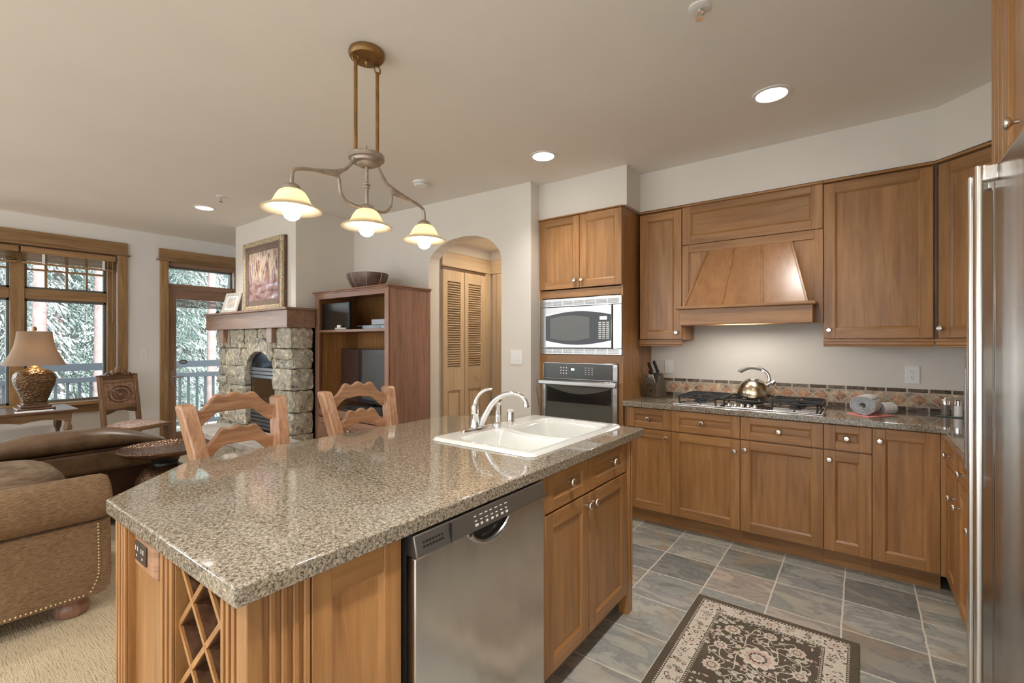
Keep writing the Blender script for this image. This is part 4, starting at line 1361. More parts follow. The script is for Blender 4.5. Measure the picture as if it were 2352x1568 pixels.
def grate(xc, w, pat):
    mb = MB()
    h = 0.052; r = 0.0062
    d = 0.215
    ring = [(xc - w + .03, -d, h), (xc + w - .03, -d, h), (xc + w, -d + .03, h), (xc + w, d - .03, h), (xc + w - .03, d, h), (xc - w + .03, d, h), (xc - w, d - .03, h), (xc - w, -d + .03, h)]
    mb.tube(ring + [ring[0]], r, 8)
    for x, y in ((xc - w + .02, -d + .012), (xc + w - .02, -d + .012), (xc - w + .02, d - .012), (xc + w - .02, d - .012)):
        mb.cyl((x, y, 0.0135), (x, y, h), 0.006)
    if pat == 'side':
        mb.tube([(xc - w, 0.01, h), (xc + w, 0.01, h)], r, 8)
        for yy in (0.11, -0.10):
            mb.tube([(xc, yy + .1, h), (xc, yy + .022, h + .002)], r * .9, 8); mb.tube([(xc, yy - .1, h), (xc, yy - .022, h + .002)], r * .9, 8)
            mb.tube([(xc - w, yy, h), (xc - .022, yy, h + .002)], r * .9, 8); mb.tube([(xc + w, yy, h), (xc + .022, yy, h + .002)], r * .9, 8)
    else:
        for an in (30, 90, 150, 210, 270, 330):
            c, s = math.cos(rad(an)), math.sin(rad(an))
            mb.tube([(xc + c * .035, .03 + s * .035, h + .002), (xc + c * min(w, .13), .03 + max(-d - .03, min(d - .03, s * .19)), h)], r * .9, 8)
    return mb.build('grate', M_IRON, t, smooth=True)
grate(-.30, .145, 'side'); grate(0, .14, 'mid'); grate(.30, .145, 'side')
for i, x in enumerate((-.08, -.04, 0, .04, .08)):
    mb = MB().lathe([(0.014, 0.014), (0.013, 0.03), (0.011, 0.033), (0.0001, 0.034)], (x, -0.232, 0), (0, 0, 1), 14)
    mb.build('control_knob', M_STEEL, t, smooth=True)

# ---------- kettle
t = thing('tea_kettle', 'brushed brass toned tea kettle standing on the cooktop grate', 'kettle', (-0.62, 3.70, 0.976))
M_KET = plain('kettle_steel', (0.60, 0.50, 0.36), 0.22, 1.0)
MB().lathe([(0.0001, 0), (0.098, 0), (0.106, 0.008), (0.108, 0.03), (0.103, 0.06), (0.085, 0.095), (0.055, 0.118), (0.045, 0.122), (0.0001, 0.122)], (0, 0, 0), (0, 0, 1), 36).build('body', M_KET, t, smooth=True)
MB().lathe([(0.046, 0.119), (0.042, 0.128), (0.02, 0.133), (0.0001, 0.134)], (0, 0, 0), (0, 0, 1), 28).build('lid', M_CHROME, t, smooth=True)
MB().tube([(0.075, 0.0, 0.075), (0.10, -.01, 0.10), (0.125, -.015, 0.112)], [0.022, 0.017, 0.014], 14).build('spout', M_CHROME, t, smooth=True)
MB().tube([(0.12, -.015, 0.106), (0.135, -.017, 0.122)], [0.018, 0.013], 14).build('spout_cap', M_CHROME, t, smooth=True)
sp = spline([(0.088, 0.0, 0.085), (0.098, -.002, 0.135), (0.08, 0, 0.175), (0.035, 0, 0.202), (-0.03, 0, 0.207), (-0.085, 0, 0.180), (-0.092, 0, 0.172)], 6)
MB().tube(sp[:19], 0.0085, 10, flat=1.3).build('handle_bracket', M_CHROME, t, smooth=True)
MB().tube(sp[16:], 0.0125, 10, flat=1.2).build('handle_grip', plain('grey_grip', (0.23, 0.21, 0.19), 0.4), t, smooth=True)

# ---------- knife block and knives
KB = (-1.365, 3.76, 0.9155)
t = thing('knife_block', 'dark slanted knife block beside the oven tower', 'knife block', KB, rad(-18))
M_KB = plain('knife_block_wood', (0.105, 0.082, 0.06), 0.35, noise=0.2, scale=30)
mb = MB()
mb.prism([(-0.045, 0.0), (0.085, 0.0), (0.085, 0.075), (0.045, 0.195), (-0.005, 0.175), (-0.045, 0.09)], -0.05, 0.05, 'X')
mb.build('block', M_KB, t, bevel=0.003)
MB().box(-0.012, 0.008, -0.0456, -0.044, 0.045, 0.062).build('badge', M_BLACK, t)
ck, sk = math.cos(rad(-18)), math.sin(rad(-18))
def knife(label, lx, ly, lz, ln, hm, grp, w=0.008):
    k = thing('kitchen_knife', label, 'knife', (KB[0] + lx * ck - ly * sk, KB[1] + lx * sk + ly * ck, KB[2] + lz), rad(-18), grp)
    dv = Vector((0, -0.50, 0.86)).normalized()
    MB().tube([dv * 0.001, dv * 0.012], 0.0035, 8).build('bolster', M_CHROME, k, smooth=True)
    MB().tube([dv * 0.01, dv * 0.02, dv * (ln * .5), dv * (ln * .9), dv * ln], [w * .8, w, w * .85, w, w * .8], 8, flat=1.5).build('handle', hm, k, smooth=True)
for i in range(5):
    knife('steak knife with slim silver handle in the front row of the knife block', -0.038 + i * .019, -0.040, 0.115, 0.085, M_STEEL, 'steak knives in the front of the knife block', 0.0065)
for i, (lx, ln) in enumerate(((-0.03, .10), (0.03, .12))):
    knife('large black handled knife in the upper slots of the knife block', lx, 0.012, 0.192, ln, M_BLACK, 'black handled knives in the knife block', 0.011)
for i, (lx, ln) in enumerate(((-0.005, .07), (0.01, .075))):
    knife('short black handled knife in the middle slots of the knife block', lx, -0.022, 0.155, ln, M_BLACK, 'short knives in the knife block', 0.009)

# ---------- towel on pink cloth
mb = MB()
n = 24
ptsc = [(-0.115, -0.02), (0.0, -0.155), (0.14, 0.035), (0.03, 0.12)]
mb.prism(ptsc, 0, 0.004)
o = mb.build('pink_cloth', M_PINK, bevel=0.001, loc=(0.03, 3.625, 0.9155))
tag(o, 'pink dish cloth lying flat on the worktop under the rolled towel', 'cloth')

def towelmat():
    m, nt, b = newmat('checked_towel')
    Lk = nt.links.new
    tc = nd(nt, 'ShaderNodeTexCoord')
    sp = nd(nt, 'ShaderNodeSeparateXYZ')
    Lk(tc.outputs['UV'], sp.inputs[0])
    ms = []
    for i, (s, wd) in enumerate(((9, .07), (7, .07))):
        a = nd(nt, 'ShaderNodeMath', operation='MULTIPLY'); Lk(sp.outputs[i], a.inputs[0]); a.inputs[1].default_value = s
        f = nd(nt, 'ShaderNodeMath', operation='FRACT'); Lk(a.outputs[0], f.inputs[0])
        l = nd(nt, 'ShaderNodeMath', operation='LESS_THAN'); Lk(f.outputs[0], l.inputs[0]); l.inputs[1].default_value = wd
        ms.append(l)
    mx = nd(nt, 'ShaderNodeMath', operation='MAXIMUM'); Lk(ms[0].outputs[0], mx.inputs[0]); Lk(ms[1].outputs[0], mx.inputs[1])
    mi = nd(nt, 'ShaderNodeMix', data_type='RGBA'); Lk(mx.outputs[0], mi.inputs[0])
    mi.inputs[6].default_value = (0.88, 0.88, 0.85, 1); mi.inputs[7].default_value = (0.36, 0.38, 0.4, 1)
    Lk(mi.outputs[2], b.inputs['Base Color'])
    setp(b, Roughness=0.95)
    return m
M_TOW = towelmat()
def roll(name, label, loc, rz, r, ln, turns=5.0):
    me = bpy.data.meshes.new(name)
    bm = bmesh.new(); uvl = bm.loops.layers.uv.new('UVMap')
    n = 130; th = 0.0075
    rows = []
    for i in range(n + 1):
        s = i / n; an = -PI * 0.5 + s * turns * 2 * PI
        rr = r - s * turns * th * 1.15
        rows.append([(rr * 1.12 * math.cos(an), y, r + rr * math.sin(an)) for y in (-ln / 2, -ln / 2 + .01, ln / 2 - .01, ln / 2)])
    vs = [[bm.verts.new(p) for p in row] for row in rows]
    for i in range(n):
        for j in range(3):
            f = bm.faces.new((vs[i][j], vs[i + 1][j], vs[i + 1][j + 1], vs[i][j + 1]))
            f.smooth = True
            for lp, (a, b_) in zip(f.loops, ((i, j), (i + 1, j), (i + 1, j + 1), (i, j + 1))):
                lp[uvl].uv = (a / n * 1.6, b_ / 3)
    bm.to_mesh(me); bm.free()
    me.materials.append(M_TOW)
    o = bpy.data.objects.new(name, me); COL.objects.link(o)
    md = o.modifiers.new('thick', 'SOLIDIFY'); md.thickness = th; md.offset = -1
    o.location = loc; o.rotation_euler = (0, 0, rz)
    return tag(o, label, 'towel')
roll('rolled_towel', 'large white checked towel rolled up on the pink cloth', (0.015, 3.62, 0.924), rad(-12), 0.055, 0.16)
roll('rolled_towel', 'small checked towel roll behind the large rolled towel', (0.115, 3.75, 0.9165), rad(-40), 0.033, 0.10, 2.8)

# ---------- salt and pepper on a glass tray
M_TRAY = plain('green_glass', (0.25, 0.36, 0.32), 0.05, Transmission_Weight=0.6)
mb = MB().prism([(-0.085, -0.06), (0.1, -0.06), (0.1, 0.06), (-0.085, 0.06)], 0, 0.006)
o = mb.build('glass_tray', M_TRAY, bevel=0.002, loc=(0.445, 3.84, 0.9155))
tag(o, 'thin glass tray under the salt and pepper shakers', 'tray')
for nm, lab, x, mat in (('pepper_shaker', 'glass shaker with dark pepper and steel cap, left on the glass tray', 0.405, plain('pepper', (0.2, 0.16, 0.13), 0.25)),
                        ('salt_shaker', 'glass shaker with white salt and steel cap, right on the glass tray', 0.462, plain('salt', (0.82, 0.8, 0.78), 0.2))):
    t = thing(nm, lab, 'shaker', (x, 3.845, 0.9215))
    MB().lathe([(0.0001, 0), (0.0215, 0), (0.022, 0.004), (0.02, 0.062), (0.0001, 0.062)], (0, 0, 0), (0, 0, 1), 20).build('jar', mat, t, smooth=True)
    MB().lathe([(0.0001, 0.062), (0.0215, 0.062), (0.0215, 0.092), (0.018, 0.097), (0.006, 0.099), (0.006, 0.104), (0.0001, 0.106)] if nm[0] == 'p' else [(0.0001, 0.062), (0.0215, 0.062), (0.0215, 0.09), (0.017, 0.094), (0.0001, 0.095)], (0, 0, 0), (0, 0, 1), 20).build('cap', M_CHROME, t, smooth=True)

# ---------- wall plates
def plate(name, label, cat, loc, rz, kind, w=0.072, h=0.116):
    t = thing(name, label, cat, loc, rz)
    MB().box(-w / 2, w / 2, -0.006, 0, -h / 2, h / 2).build('plate', M_WHITE, t, bevel=0.002)
    if kind == 'outlet':
        for s in (-1, 1):
            mb = MB().lathe([(0.0165, 0), (0.0165, 0.002), (0.0001, 0.002)], (0, -0.0055, s * 0.02), (0, -1, 0), 20)
            r_ = mb.build('receptacle', M_WHITE, t, smooth=True)
            mb = MB()
            mb.box(-.0075, -.0055, -.0082, -.007, s * .02 - .001, s * .02 + .008); mb.box(.0055, .0075, -.0082, -.007, s * .02 - .001, s * .02 + .008); mb.box(-.002, .002, -.0082, -.007, s * .02 - .010, s * .02 - .006)
            mb.build('slots', M_BLACK, r_)
        MB().lathe([(0.003, 0), (0.0001, 0.001)], (0, -0.006, 0), (0, -1, 0), 10).build('screw', M_STEEL, t)
    elif kind == 'rocker':
        MB().box(-.016, .016, -0.009, -.005, -.033, .033).build('rocker', M_WHITE, t, bevel=0.002)
    else:
        for x, hh in ((-0.023, .03), (0.023, .03)):
            MB().box(x - .015, x + .015, -0.0085, -.005, -.032, .032).build('rocker', M_WHITE, t, bevel=0.002)
        MB().box(-0.016, -0.005, -0.014, -.006, -.03, -.005).build('dimmer_tab', M_WHITE, t, bevel=0.001)
plate('wall_outlet', 'white duplex outlet above the backsplash near the corner', 'outlet', (0.262, 3.989, 1.152), 0, 'outlet')
plate('wall_switch', 'white rocker switch above the backsplash beside the knife block', 'switch', (-1.322, 3.989, 1.155), 0, 'rocker')
plate('dimmer_switch', 'white double switch plate right of the archway', 'switch', (-2.395, wmy(-2.395) - 0.0008, 1.235), math.atan(SL), 'dimmer', 0.118, 0.118)
plate('wall_outlet', 'white outlet on the window wall beside the patio door', 'outlet', (-7.099, 1.84, 1.22), rad(90), 'outlet')

# ================================================================== REFRIGERATOR
L = (0.60, 1.65, 0)
t = thing('refrigerator', 'stainless side by side refrigerator at the right edge', 'refrigerator', L)
mb = MB().box(0.345, 0.95, 1.205, 2.085, 0.02, 1.795)
rel(mb, L).build('case', M_DKGREY, t, bevel=0.004)
mb = MB().box(0.36, 0.9, 1.21, 2.08, 0.0, 0.02)
rel(mb, L).build('feet', M_BLACK, t)
mb = MB().box(0.27, 0.338, 1.703, 2.085, 0.09, 1.815)
fz = rel(mb, L).build('freezer_door', M_FRIDGE, t, bevel=0.012, seg=3)
mb = MB().box(0.27, 0.338, 1.205, 1.691, 0.09, 1.815)
ff = rel(mb, L).build('fridge_door', M_FRIDGE, t, bevel=0.012, seg=3)
for par, y in ((fz, 1.752), (ff, 1.652)):
    mb = MB()
    mb.box(0.228, 0.243, y - .014, y + .014, 0.14, 1.808)
    mb.box(0.24, 0.272, y - .012, y + .012, 0.14, 0.19); mb.box(0.24, 0.272, y - .012, y + .012, 1.765, 1.808)
    rel(mb, L).build('handle', M_SSV, par, bevel=0.006, seg=3)
mb = MB(); mb.box(0.262, 0.272, 1.86, 2.075, 0.95, 0.97); mb.box(0.262, 0.272, 1.86, 2.075, 1.28, 1.32); mb.box(0.262, 0.272, 1.86, 1.875, .97, 1.28); mb.box(0.262, 0.272, 2.06, 2.075, .97, 1.28)
ds = rel(mb, L).build('dispenser_frame', M_GREYMETAL, fz, bevel=0.002)
mb = MB().box(0.2685, 0.2705, 1.875, 2.06, 0.97, 1.28)
rel(mb, L).build('dispenser_recess', M_BLACK, fz)
mb = MB().box(0.255, 0.27, 1.88, 2.05, 0.965, 0.975)
rel(mb, L).build('drip_tray', M_STEEL, fz, bevel=0.002)

L = (0.60, 1.65, 0)
t = thing('fridge_surround', 'maple panelled cabinet surround above the refrigerator reaching the ceiling', 'cabinet', L)
mb = MB(); mb.box(0.345, 0.968, 2.098, 2.118, 0, 2.73); mb.box(0.345, 0.968, 1.17, 1.19, 0, 2.73); mb.box(0.345, 0.968, 1.19, 2.098, 1.83, 1.85)
rel(mb, L).build('side_panel', CAB['Z'], t, bevel=0.001)
mb = MB()
mb.box(0.335, 0.35, 1.955, 2.12, 1.83, 2.73)
for i in range(3):
    mb.box(0.329, 0.336, 1.965 + i * .052, 1.998 + i * .052, 1.83, 2.73)
mb.box(0.335, 0.35, 2.09, 2.12, 0, 1.83)
rel(mb, L).build('fluted_stile', CAB['Z'], t, bevel=0.003)
sub = bpy.data.objects.new('cabinet_door', None)
for ya, yb, ky in ((1.565, 1.953, 1.785), (1.19, 1.562, 1.23)):
    mb = MB(); shaker(mb, 0, yb - ya, 1.86, 2.68)
    mb.v = [(0.33 + y, yb - x, z) for x, y, z in mb.v]
    o = rel(mb, L).build('door', [CAB['Z'], CAB['Y']], t, bevel=0.0015)
    mb = MB().lathe([(0.006, 0), (0.0055, 0.010), (0.009, 0.013), (0.0155, 0.018), (0.0165, 0.023), (0.0145, 0.028), (0.009, 0.029), (0.0001, 0.031)], (0.33, ky if ky > 1.5 else 1.53, 1.945), (-1, 0, 0), 18)
    rel(mb, L).build('knob', M_NICKEL, o, smooth=True, ang=50)
bpy.data.objects.remove(sub)
mb = MB().box(0.34, 0.36, 1.19, 1.955, 1.85, 2.73)
rel(mb, L).build('face_frame', CAB['Z'], t)

# ================================================================== RUG
def make_rug():
    L = (-0.356, 2.03, 0)
    t = thing('floor_rug', 'dark brown oriental rug with cream floral border on the slate floor', 'rug', L)
    hw, hl = 0.347, 0.575
    MB().box(-hw, hw, -hl, hl, 0.0005, 0.010).build('pile', cloth('rug_brown', (0.055, 0.04, 0.026), (0.095, 0.073, 0.05), (0.14, 0.11, 0.08), 200), t, bevel=0.003)
    cream = cloth('rug_cream', (0.44, 0.385, 0.30), (0.58, 0.52, 0.43), (0.68, 0.62, 0.53), 160, bump=0.2)
    brown = bpy.data.materials['rug_brown']
    rose = cloth('rug_rose', (0.38, 0.25, 0.20), (0.52, 0.36, 0.30), (0.62, 0.48, 0.42), 160, bump=0.2)
    sage = cloth('rug_sage', (0.30, 0.32, 0.25), (0.42, 0.43, 0.35), (0.52, 0.52, 0.44), 160, bump=0.2)
    mats = [cream, brown, rose, sage]
    mb = MB()
    zz = [0.0102]
    def lay(dz=0.00018):
        zz[0] += dz
        return zz[0]
    def rect(x0, x1, y0, y1, z, mi): mb.quad((x0, y0, z), (x1, y0, z), (x1, y1, z), (x0, y1, z), mi)
    # cream border band
    b0, b1 = 0.030, 0.135
    z = 0.0102
    for (xa, xb, ya, yb) in ((-hw + b0, hw - b0, hl - b1, hl - b0), (-hw + b0, hw - b0, -hl + b0, -hl + b1), (-hw + b0, -hw + b1, -hl + b1, hl - b1), (hw - b1, hw - b0, -hl + b1, hl - b1)):
        rect(xa, xb, ya, yb, z, 0)
    # guard stripes with dashes on both edges of the band
    z = 0.0104
    for off, n in ((b0, 1), (b1 - 0.014, 1)):
        xa, ya = hw - off, hl - off
        w = 0.013
        for sgn in (-1, 1):
            rect(-xa, xa, sgn * ya - (w if sgn > 0 else 0), sgn * ya + (0 if sgn > 0 else w), z, 1)
            rect(sgn * xa - (w if sgn > 0 else 0), sgn * xa + (0 if sgn > 0 else w), -ya, ya, z + .00005, 1)
        k = int(2 * xa / 0.014)
        for i in range(k):
            x = -xa + .004 + i * 0.014
            for sgn in (-1, 1):
                y = sgn * (ya - w / 2)
                rect(x, x + .007, y - .0035, y + .0035, z + .0002, 0)
        k = int(2 * ya / 0.014)
        for i in range(k):
            y = -ya + .004 + i * 0.014
            for sgn in (-1, 1):
                x = sgn * (xa - w / 2)
                rect(x - .0035, x + .0035, y, y + .007, z + .0002, 0)
    def flower(cx, cy, r, pet, mis, z, rot=0.0, sx=1.0):
        for lv, (mi, fr) in enumerate(mis):
            pts = []
            n = pet * 8
            for i in range(n):
                a = 2 * PI * i / n
                rr = r * fr * (0.8 + 0.2 * abs(math.cos(pet * a / 2 + lv * .8)))
                x, y = rr * math.cos(a) * sx, rr * math.sin(a)
                pts.append((cx + x * math.cos(rot) - y * math.sin(rot), cy + x * math.sin(rot) + y * math.cos(rot), z + lv * .00012))
            # fan
            n0 = len(mb.v); mb.v += pts + [(cx, cy, z + lv * .00012)]
            for i in range(n):
                mb.face((n0 + i, n0 + (i + 1) % n, n0 + n), mi)
    def vine(pts, w, mi, z):
        P = spline([(x, y, 0) for x, y in pts], 7)
        for i in range(len(P) - 1):
            a, b = P[i], P[i + 1]
            d = (b - a); 
            if d.length < 1e-6: continue
            nrm = Vector((-d.y, d.x, 0)).normalized() * w
            mb.quad((a.x - nrm.x, a.y - nrm.y, z), (b.x - nrm.x, b.y - nrm.y, z), (b.x + nrm.x, b.y + nrm.y, z), (a.x + nrm.x, a.y + nrm.y, z), mi)
    def leaf(cx, cy, ln, rot, mi, z):
        pts = [(0, 0), (ln * .35, ln * .2), (ln * .7, ln * .14), (ln, 0), (ln * .7, -ln * .14), (ln * .35, -ln * .2)]
        mb.poly([(cx + x * math.cos(rot) - y * math.sin(rot), cy + x * math.sin(rot) + y * math.cos(rot), z) for x, y in pts], mi)
    rr = random.Random(5)
    # border rosettes
    bc = (b0 + b1) / 2 + .001
    spots = [(sx * (hw - bc), sy * (hl - bc)) for sx in (-1, 1) for sy in (-1, 1)] + [(sx * (hw - bc), y) for sx in (-1, 1) for y in (-0.29, -0.07, 0.15, 0.30)[0:4:2] + (0.22,)] + [(x, sy * (hl - bc)) for x in (0.0,) for sy in (-1, 1)]
    z = 0.0108
    for (x, y) in spots:
        flower(x, y, 0.042, 9, ((1, 1.0), (0, 0.9), (2, 0.62), (0, .45), (1, 0.28), (0, 0.16)), z, sx=1.15 if abs(y) > hl - .12 else 1.0)
    def free(x, y): return all(math.hypot(x - a, y - b) > 0.05 for a, b in spots)
    for k in range(430):
        side = rr.random()
        if side < 0.4:
            x = rr.uniform(-hw + .05, hw - .05); y = rr.choice((-1, 1)) * (hl - bc + rr.uniform(-.03, .03))
        else:
            y = rr.uniform(-hl + .05, hl - .05); x = rr.choice((-1, 1)) * (hw - bc + rr.uniform(-.03, .03))
        if free(x, y):
            q = rr.random()
            if q < .35:
                flower(x, y, rr.uniform(.006, .011), 5, ((1, 1.0), (rr.choice((2, 0, 3)), .65)), 0.0107)
            elif q < .7:
                leaf(x, y, rr.uniform(.012, .024), rr.uniform(0, 6.28), rr.choice((1, 1, 3, 2)), 0.01065)
            else:
                a = rr.uniform(0, 6.28); l = rr.uniform(.012, .02)
                vine([(x + l * math.cos(a + q_) * s_, y + l * math.sin(a + q_) * s_) for q_, s_ in ((0, 0), (.5, .5), (1.1, .9), (1.9, 1.1))], .0016, 1, 0.01066)
    # field
    fx, fy = hw - b1 - .004, hl - b1 - .004
    z = 0.0108
    big = [(0.0, 0.19, .075), (0.0, -0.19, .07), (-0.13, 0.34, .036), (0.13, 0.33, .036), (-0.15, 0.03, .038), (0.15, -0.02, .040), (-0.13, -0.33, .036), (0.13, -0.32, .036), (0.02, 0.385, .03), (0.01, 0.0, .034), (-.15, .19, .03), (.155, .17, .03)]
    for (x, y, r) in big:
        flower(x, y, r, 11, ((0, 1.0), (2, 0.72), (1, 0.5), (0, 0.38), (2, 0.2)), z, rr.random())
    for i in range(len(big)):
        for j in range(i + 1, len(big)):
            (x0, y0, r0), (x1, y1, r1) = big[i], big[j]
            d = math.hypot(x1 - x0, y1 - y0)
            if d < 0.26:
                mx, my = (x0 + x1) / 2, (y0 + y1) / 2
                ox, oy = (y1 - y0) / d * .04, -(x1 - x0) / d * .04
                vine([(x0, y0), (x0 * .7 + x1 * .3 + ox, y0 * .7 + y1 * .3 + oy), (mx, my), (x0 * .3 + x1 * .7 - ox, y0 * .3 + y1 * .7 - oy), (x1, y1)], .0021, 0, 0.01055)
    for k in range(560):
        x, y = rr.uniform(-fx, fx), rr.uniform(-fy, fy)
        if all(math.hypot(x - a, y - b) > r + .008 for a, b, r in big):
            q = rr.random()
            if q < .3:
                flower(x, y, rr.uniform(.007, .014), 5, ((0, 1.0), (rr.choice((2, 3)), .6)), 0.0107)
            elif q < .75:
                leaf(x, y, rr.uniform(.014, .03), rr.uniform(0, 6.28), rr.choice((0, 0, 2, 3)), 0.01062)
            else:
                a = rr.uniform(0, 6.28); l = rr.uniform(.02, .035)
                vine([(x + l * math.cos(a + q_) * s_, y + l * math.sin(a + q_) * s_) for q_, s_ in ((0, 0), (.5, .5), (1.1, .9), (1.9, 1.1))], .0016, 0, 0.01058)
    lim = lambda v, m: max(-m, min(m, v))
    mb.v = [(lim(x, hw - .004), lim(y, hl - .004), z) for x, y, z in mb.v]
    mb.build('floral_pattern', mats, t)
make_rug()

# ================================================================== PENDANT LIGHT
PX, PY = -1.865, 1.335
t = thing('pendant_light', 'bronze three shade island pendant hanging from the ceiling on twin rods', 'pendant light', (PX, PY, CEIL))
zr = 2.235 - CEIL
MB().lathe([(0.0001, 0), (0.078, 0), (0.082, -0.006), (0.082, -0.022), (0.074, -0.034), (0.03, -0.04), (0.0001, -0.041)], (0, 0, 0), (0, 0, 1), 32).build('canopy', M_BRONZE, t, smooth=True)
MB().lathe([(0.007, -0.036), (0.01, -0.05), (0.004, -0.06), (0.0001, -0.075)], (0, 0, 0), (0, 0, 1), 12).build('finial', M_BRONZE, t, smooth=True)
for s in (-1, 1):
    y = s * 0.06
    mb = MB()
    ring = [(0, y + 0.017 * math.sin(2 * PI * i / 16), -0.058 + 0.02 * math.cos(2 * PI * i / 16)) for i in range(17)]
    mb.tube(ring, 0.0035, 8)
    mb.build('hanging_loop', M_BRONZE, t, smooth=True)
    MB().cyl((0, y, -0.07), (0, y, zr + 0.01), 0.0085, 0.0085, 12).build('rod', M_BRONZE, t, smooth=True)
MB().lathe([(0.0001, 0.022), (0.01, 0.022), (0.012, 0.014), (0.074, 0.012), (0.082, 0.006), (0.082, -0.012), (0.07, -0.016), (0.066, -0.028), (0.045, -0.032), (0.04, -0.042), (0.018, -0.048), (0.0001, -0.05)], (0, 0, zr), (0, 0, 1), 32).build('hub', M_PEWTER, t, smooth=True, ang=50)
MB().lathe([(0.006, 0.02), (0.008, 0.035), (0.003, 0.045), (0.0001, 0.06)], (0, 0, zr), (0, 0, 1), 12).build('hub_finial', M_PEWTER, t, smooth=True)
zs = 2.0 - CEIL                       # top of the shades' caps
mb = MB(); mb.cyl((0, 0, zr - .04), (0, 0, zs - .02), 0.0085)
mb.lathe([(0.0085, -.016), (0.016, -.010), (0.016, -.003), (0.012, 0), (0.016, .003), (0.016, .010), (0.0085, .016)], (0, 0, zr - .135), (0, 0, 1), 14)
mb.build('stem', M_PEWTER, t, smooth=True)
SPN = 0.36
for s in (-1, 1):
    arm = spline([(0, s * .055, zr - .01), (0, s * .075, zr - .045), (0, s * .12, zr - .095), (0, s * .175, zr - .118), (0, s * .25, zr - .135), (0, s * .32, zr - .150), (0, s * .352, zr - .165), (0, s * SPN, zr - .195), (0, s * SPN, zs - .0)], 6)
    MB().tube(arm, 0.0078, 10).build('arm', M_PEWTER, t, smooth=True)
    leafp = [(0, s * .13, zr - .10), (0, s * .16, zr - .122), (0, s * .20, zr - .128), (0, s * .26, zr - .138)]
    MB().tube(leafp, [0.009, 0.017, 0.013, 0.007], 10).build('leaf_joint', M_PEWTER, t, smooth=True)
    scr = spline([(0, s * .17, zr - .127), (0, s * .148, zr - .14), (0, s * .142, zr - .17), (0, s * .138, zr - .20), (0, s * .11, zr - .232), (0, s * .06, zr - .243), (0, s * .012, zr - .24)], 6)
    MB().tube(scr, 0.007, 10).build('scroll', M_PEWTER, t, smooth=True)
for k, y in enumerate((-SPN, 0.0, SPN)):
    z = zs
    MB().lathe([(0.0001, 0.012), (0.016, 0.012), (0.03, 0.004), (0.035, -0.004), (0.035, -0.018), (0.03, -.02), (0.0001, -.02)], (0, y, z), (0, 0, 1), 22).build('socket_cap', M_PEWTER, t, smooth=True)
    prof = [(0.034, -0.012), (0.05, -0.022), (0.062, -0.04), (0.072, -0.062), (0.082, -0.074), (0.10, -0.083), (0.116, -0.092), (0.1175, -0.097), (0.114, -0.0975), (0.098, -0.088), (0.079, -0.079), (0.068, -0.066), (0.058, -0.044), (0.047, -0.027), (0.032, -0.016)]
    sh = MB().lathe(prof, (0, y, z), (0, 0, 1), 40, caps=(False, False)).build('shade', M_SHADE, t, smooth=True, ang=70)
    MB().lathe([(0.0001, -.02), (0.016, -.022), (0.017, -.045), (0.026, -.070), (0.035, -.095), (0.035, -.112), (0.027, -.129), (0.013, -.138), (0.0001, -.139)], (0, y, z), (0, 0, 1), 22).build('bulb', M_BULB, sh, smooth=True)

# ================================================================== CEILING FITTINGS
def can(label, x, y, mat, watts, r=0.078):
    t = thing('recessed_light', label, 'ceiling light', (x, y, CEIL), 0, 'recessed ceiling lights')
    MB().lathe([(r + .018, 0.0), (r + .018, -0.005), (r, -0.007), (r - .002, 0.002)], (0, 0, 0), (0, 0, 1), 32, caps=(False, False)).build('trim_ring', M_WHITE, t, smooth=True)
    MB().lathe([(0.0001, -0.004), (r - .003, -0.004), (r - .003, -0.001), (0.0001, -0.001)], (0, 0, 0), (0, 0, 1), 32).build('lens', mat, t)
    l = bpy.data.lights.new('recessed_lamp', 'SPOT')
    l.energy = watts; l.color = (1.0, 0.955, 0.90); l.spot_size = rad(125); l.spot_blend = 0.9; l.shadow_soft_size = 0.06
    lo = bpy.data.objects.new('recessed_lamp', l); COL.objects.link(lo); lo.location = (x, y, CEIL - 0.012)
can('lit recessed ceiling light above the right end of the cooktop wall', -0.399, 2.906, M_CAN, 16)
can('lit recessed ceiling light in front of the oven tower', -1.868, 2.859, M_CAN, 25)
can('recessed ceiling light over the living room near the fireplace', -5.33, 1.882, M_CANLIV, 38)
can('unseen recessed ceiling light added for brightness above the kitchen floor near the refrigerator', -0.40, 1.0, M_CAN, 66)  # from here down: out-of-view cans added to brighten the rooms
can('unseen recessed ceiling light added for brightness behind the camera end of the kitchen', -0.40, -0.9, M_CAN, 66)
can('unseen recessed ceiling light added for brightness behind the near end of the island', -1.87, -0.9, M_CAN, 36)
can('unseen recessed ceiling light added for brightness over the sofa side of the living room', -3.6, -0.6, M_CANLIV, 32)
can('unseen recessed ceiling light added for brightness over the lamp side of the living room', -5.4, -0.6, M_CANLIV, 60)
t = thing('recessed_light', 'small ceiling light in the hallway behind the arch', 'ceiling light', (-2.85, 3.75, 2.42))
MB().lathe([(0.07, 0.0), (0.07, -0.006), (0.055, -0.006), (0.055, 0.0)], (0, 0, 0), (0, 0, 1), 24, caps=(False, False)).build('trim_ring', M_WHITE, t)
MB().lathe([(0.0001, -0.004), (0.054, -0.004), (0.054, -0.001), (0.0001, -0.001)], (0, 0, 0), (0, 0, 1), 24).build('lens', M_HALL, t)
t = thing('smoke_detector', 'white round smoke detector on the ceiling near the arch', 'smoke detector', (-3.005, 2.695, CEIL))
MB().lathe([(0.0001, 0), (0.068, 0), (0.068, -0.012), (0.06, -0.016), (0.06, -0.03), (0.052, -0.038), (0.0001, -0.04)], (0, 0, 0), (0, 0, 1), 28).build('body', M_WHITE, t, smooth=True)
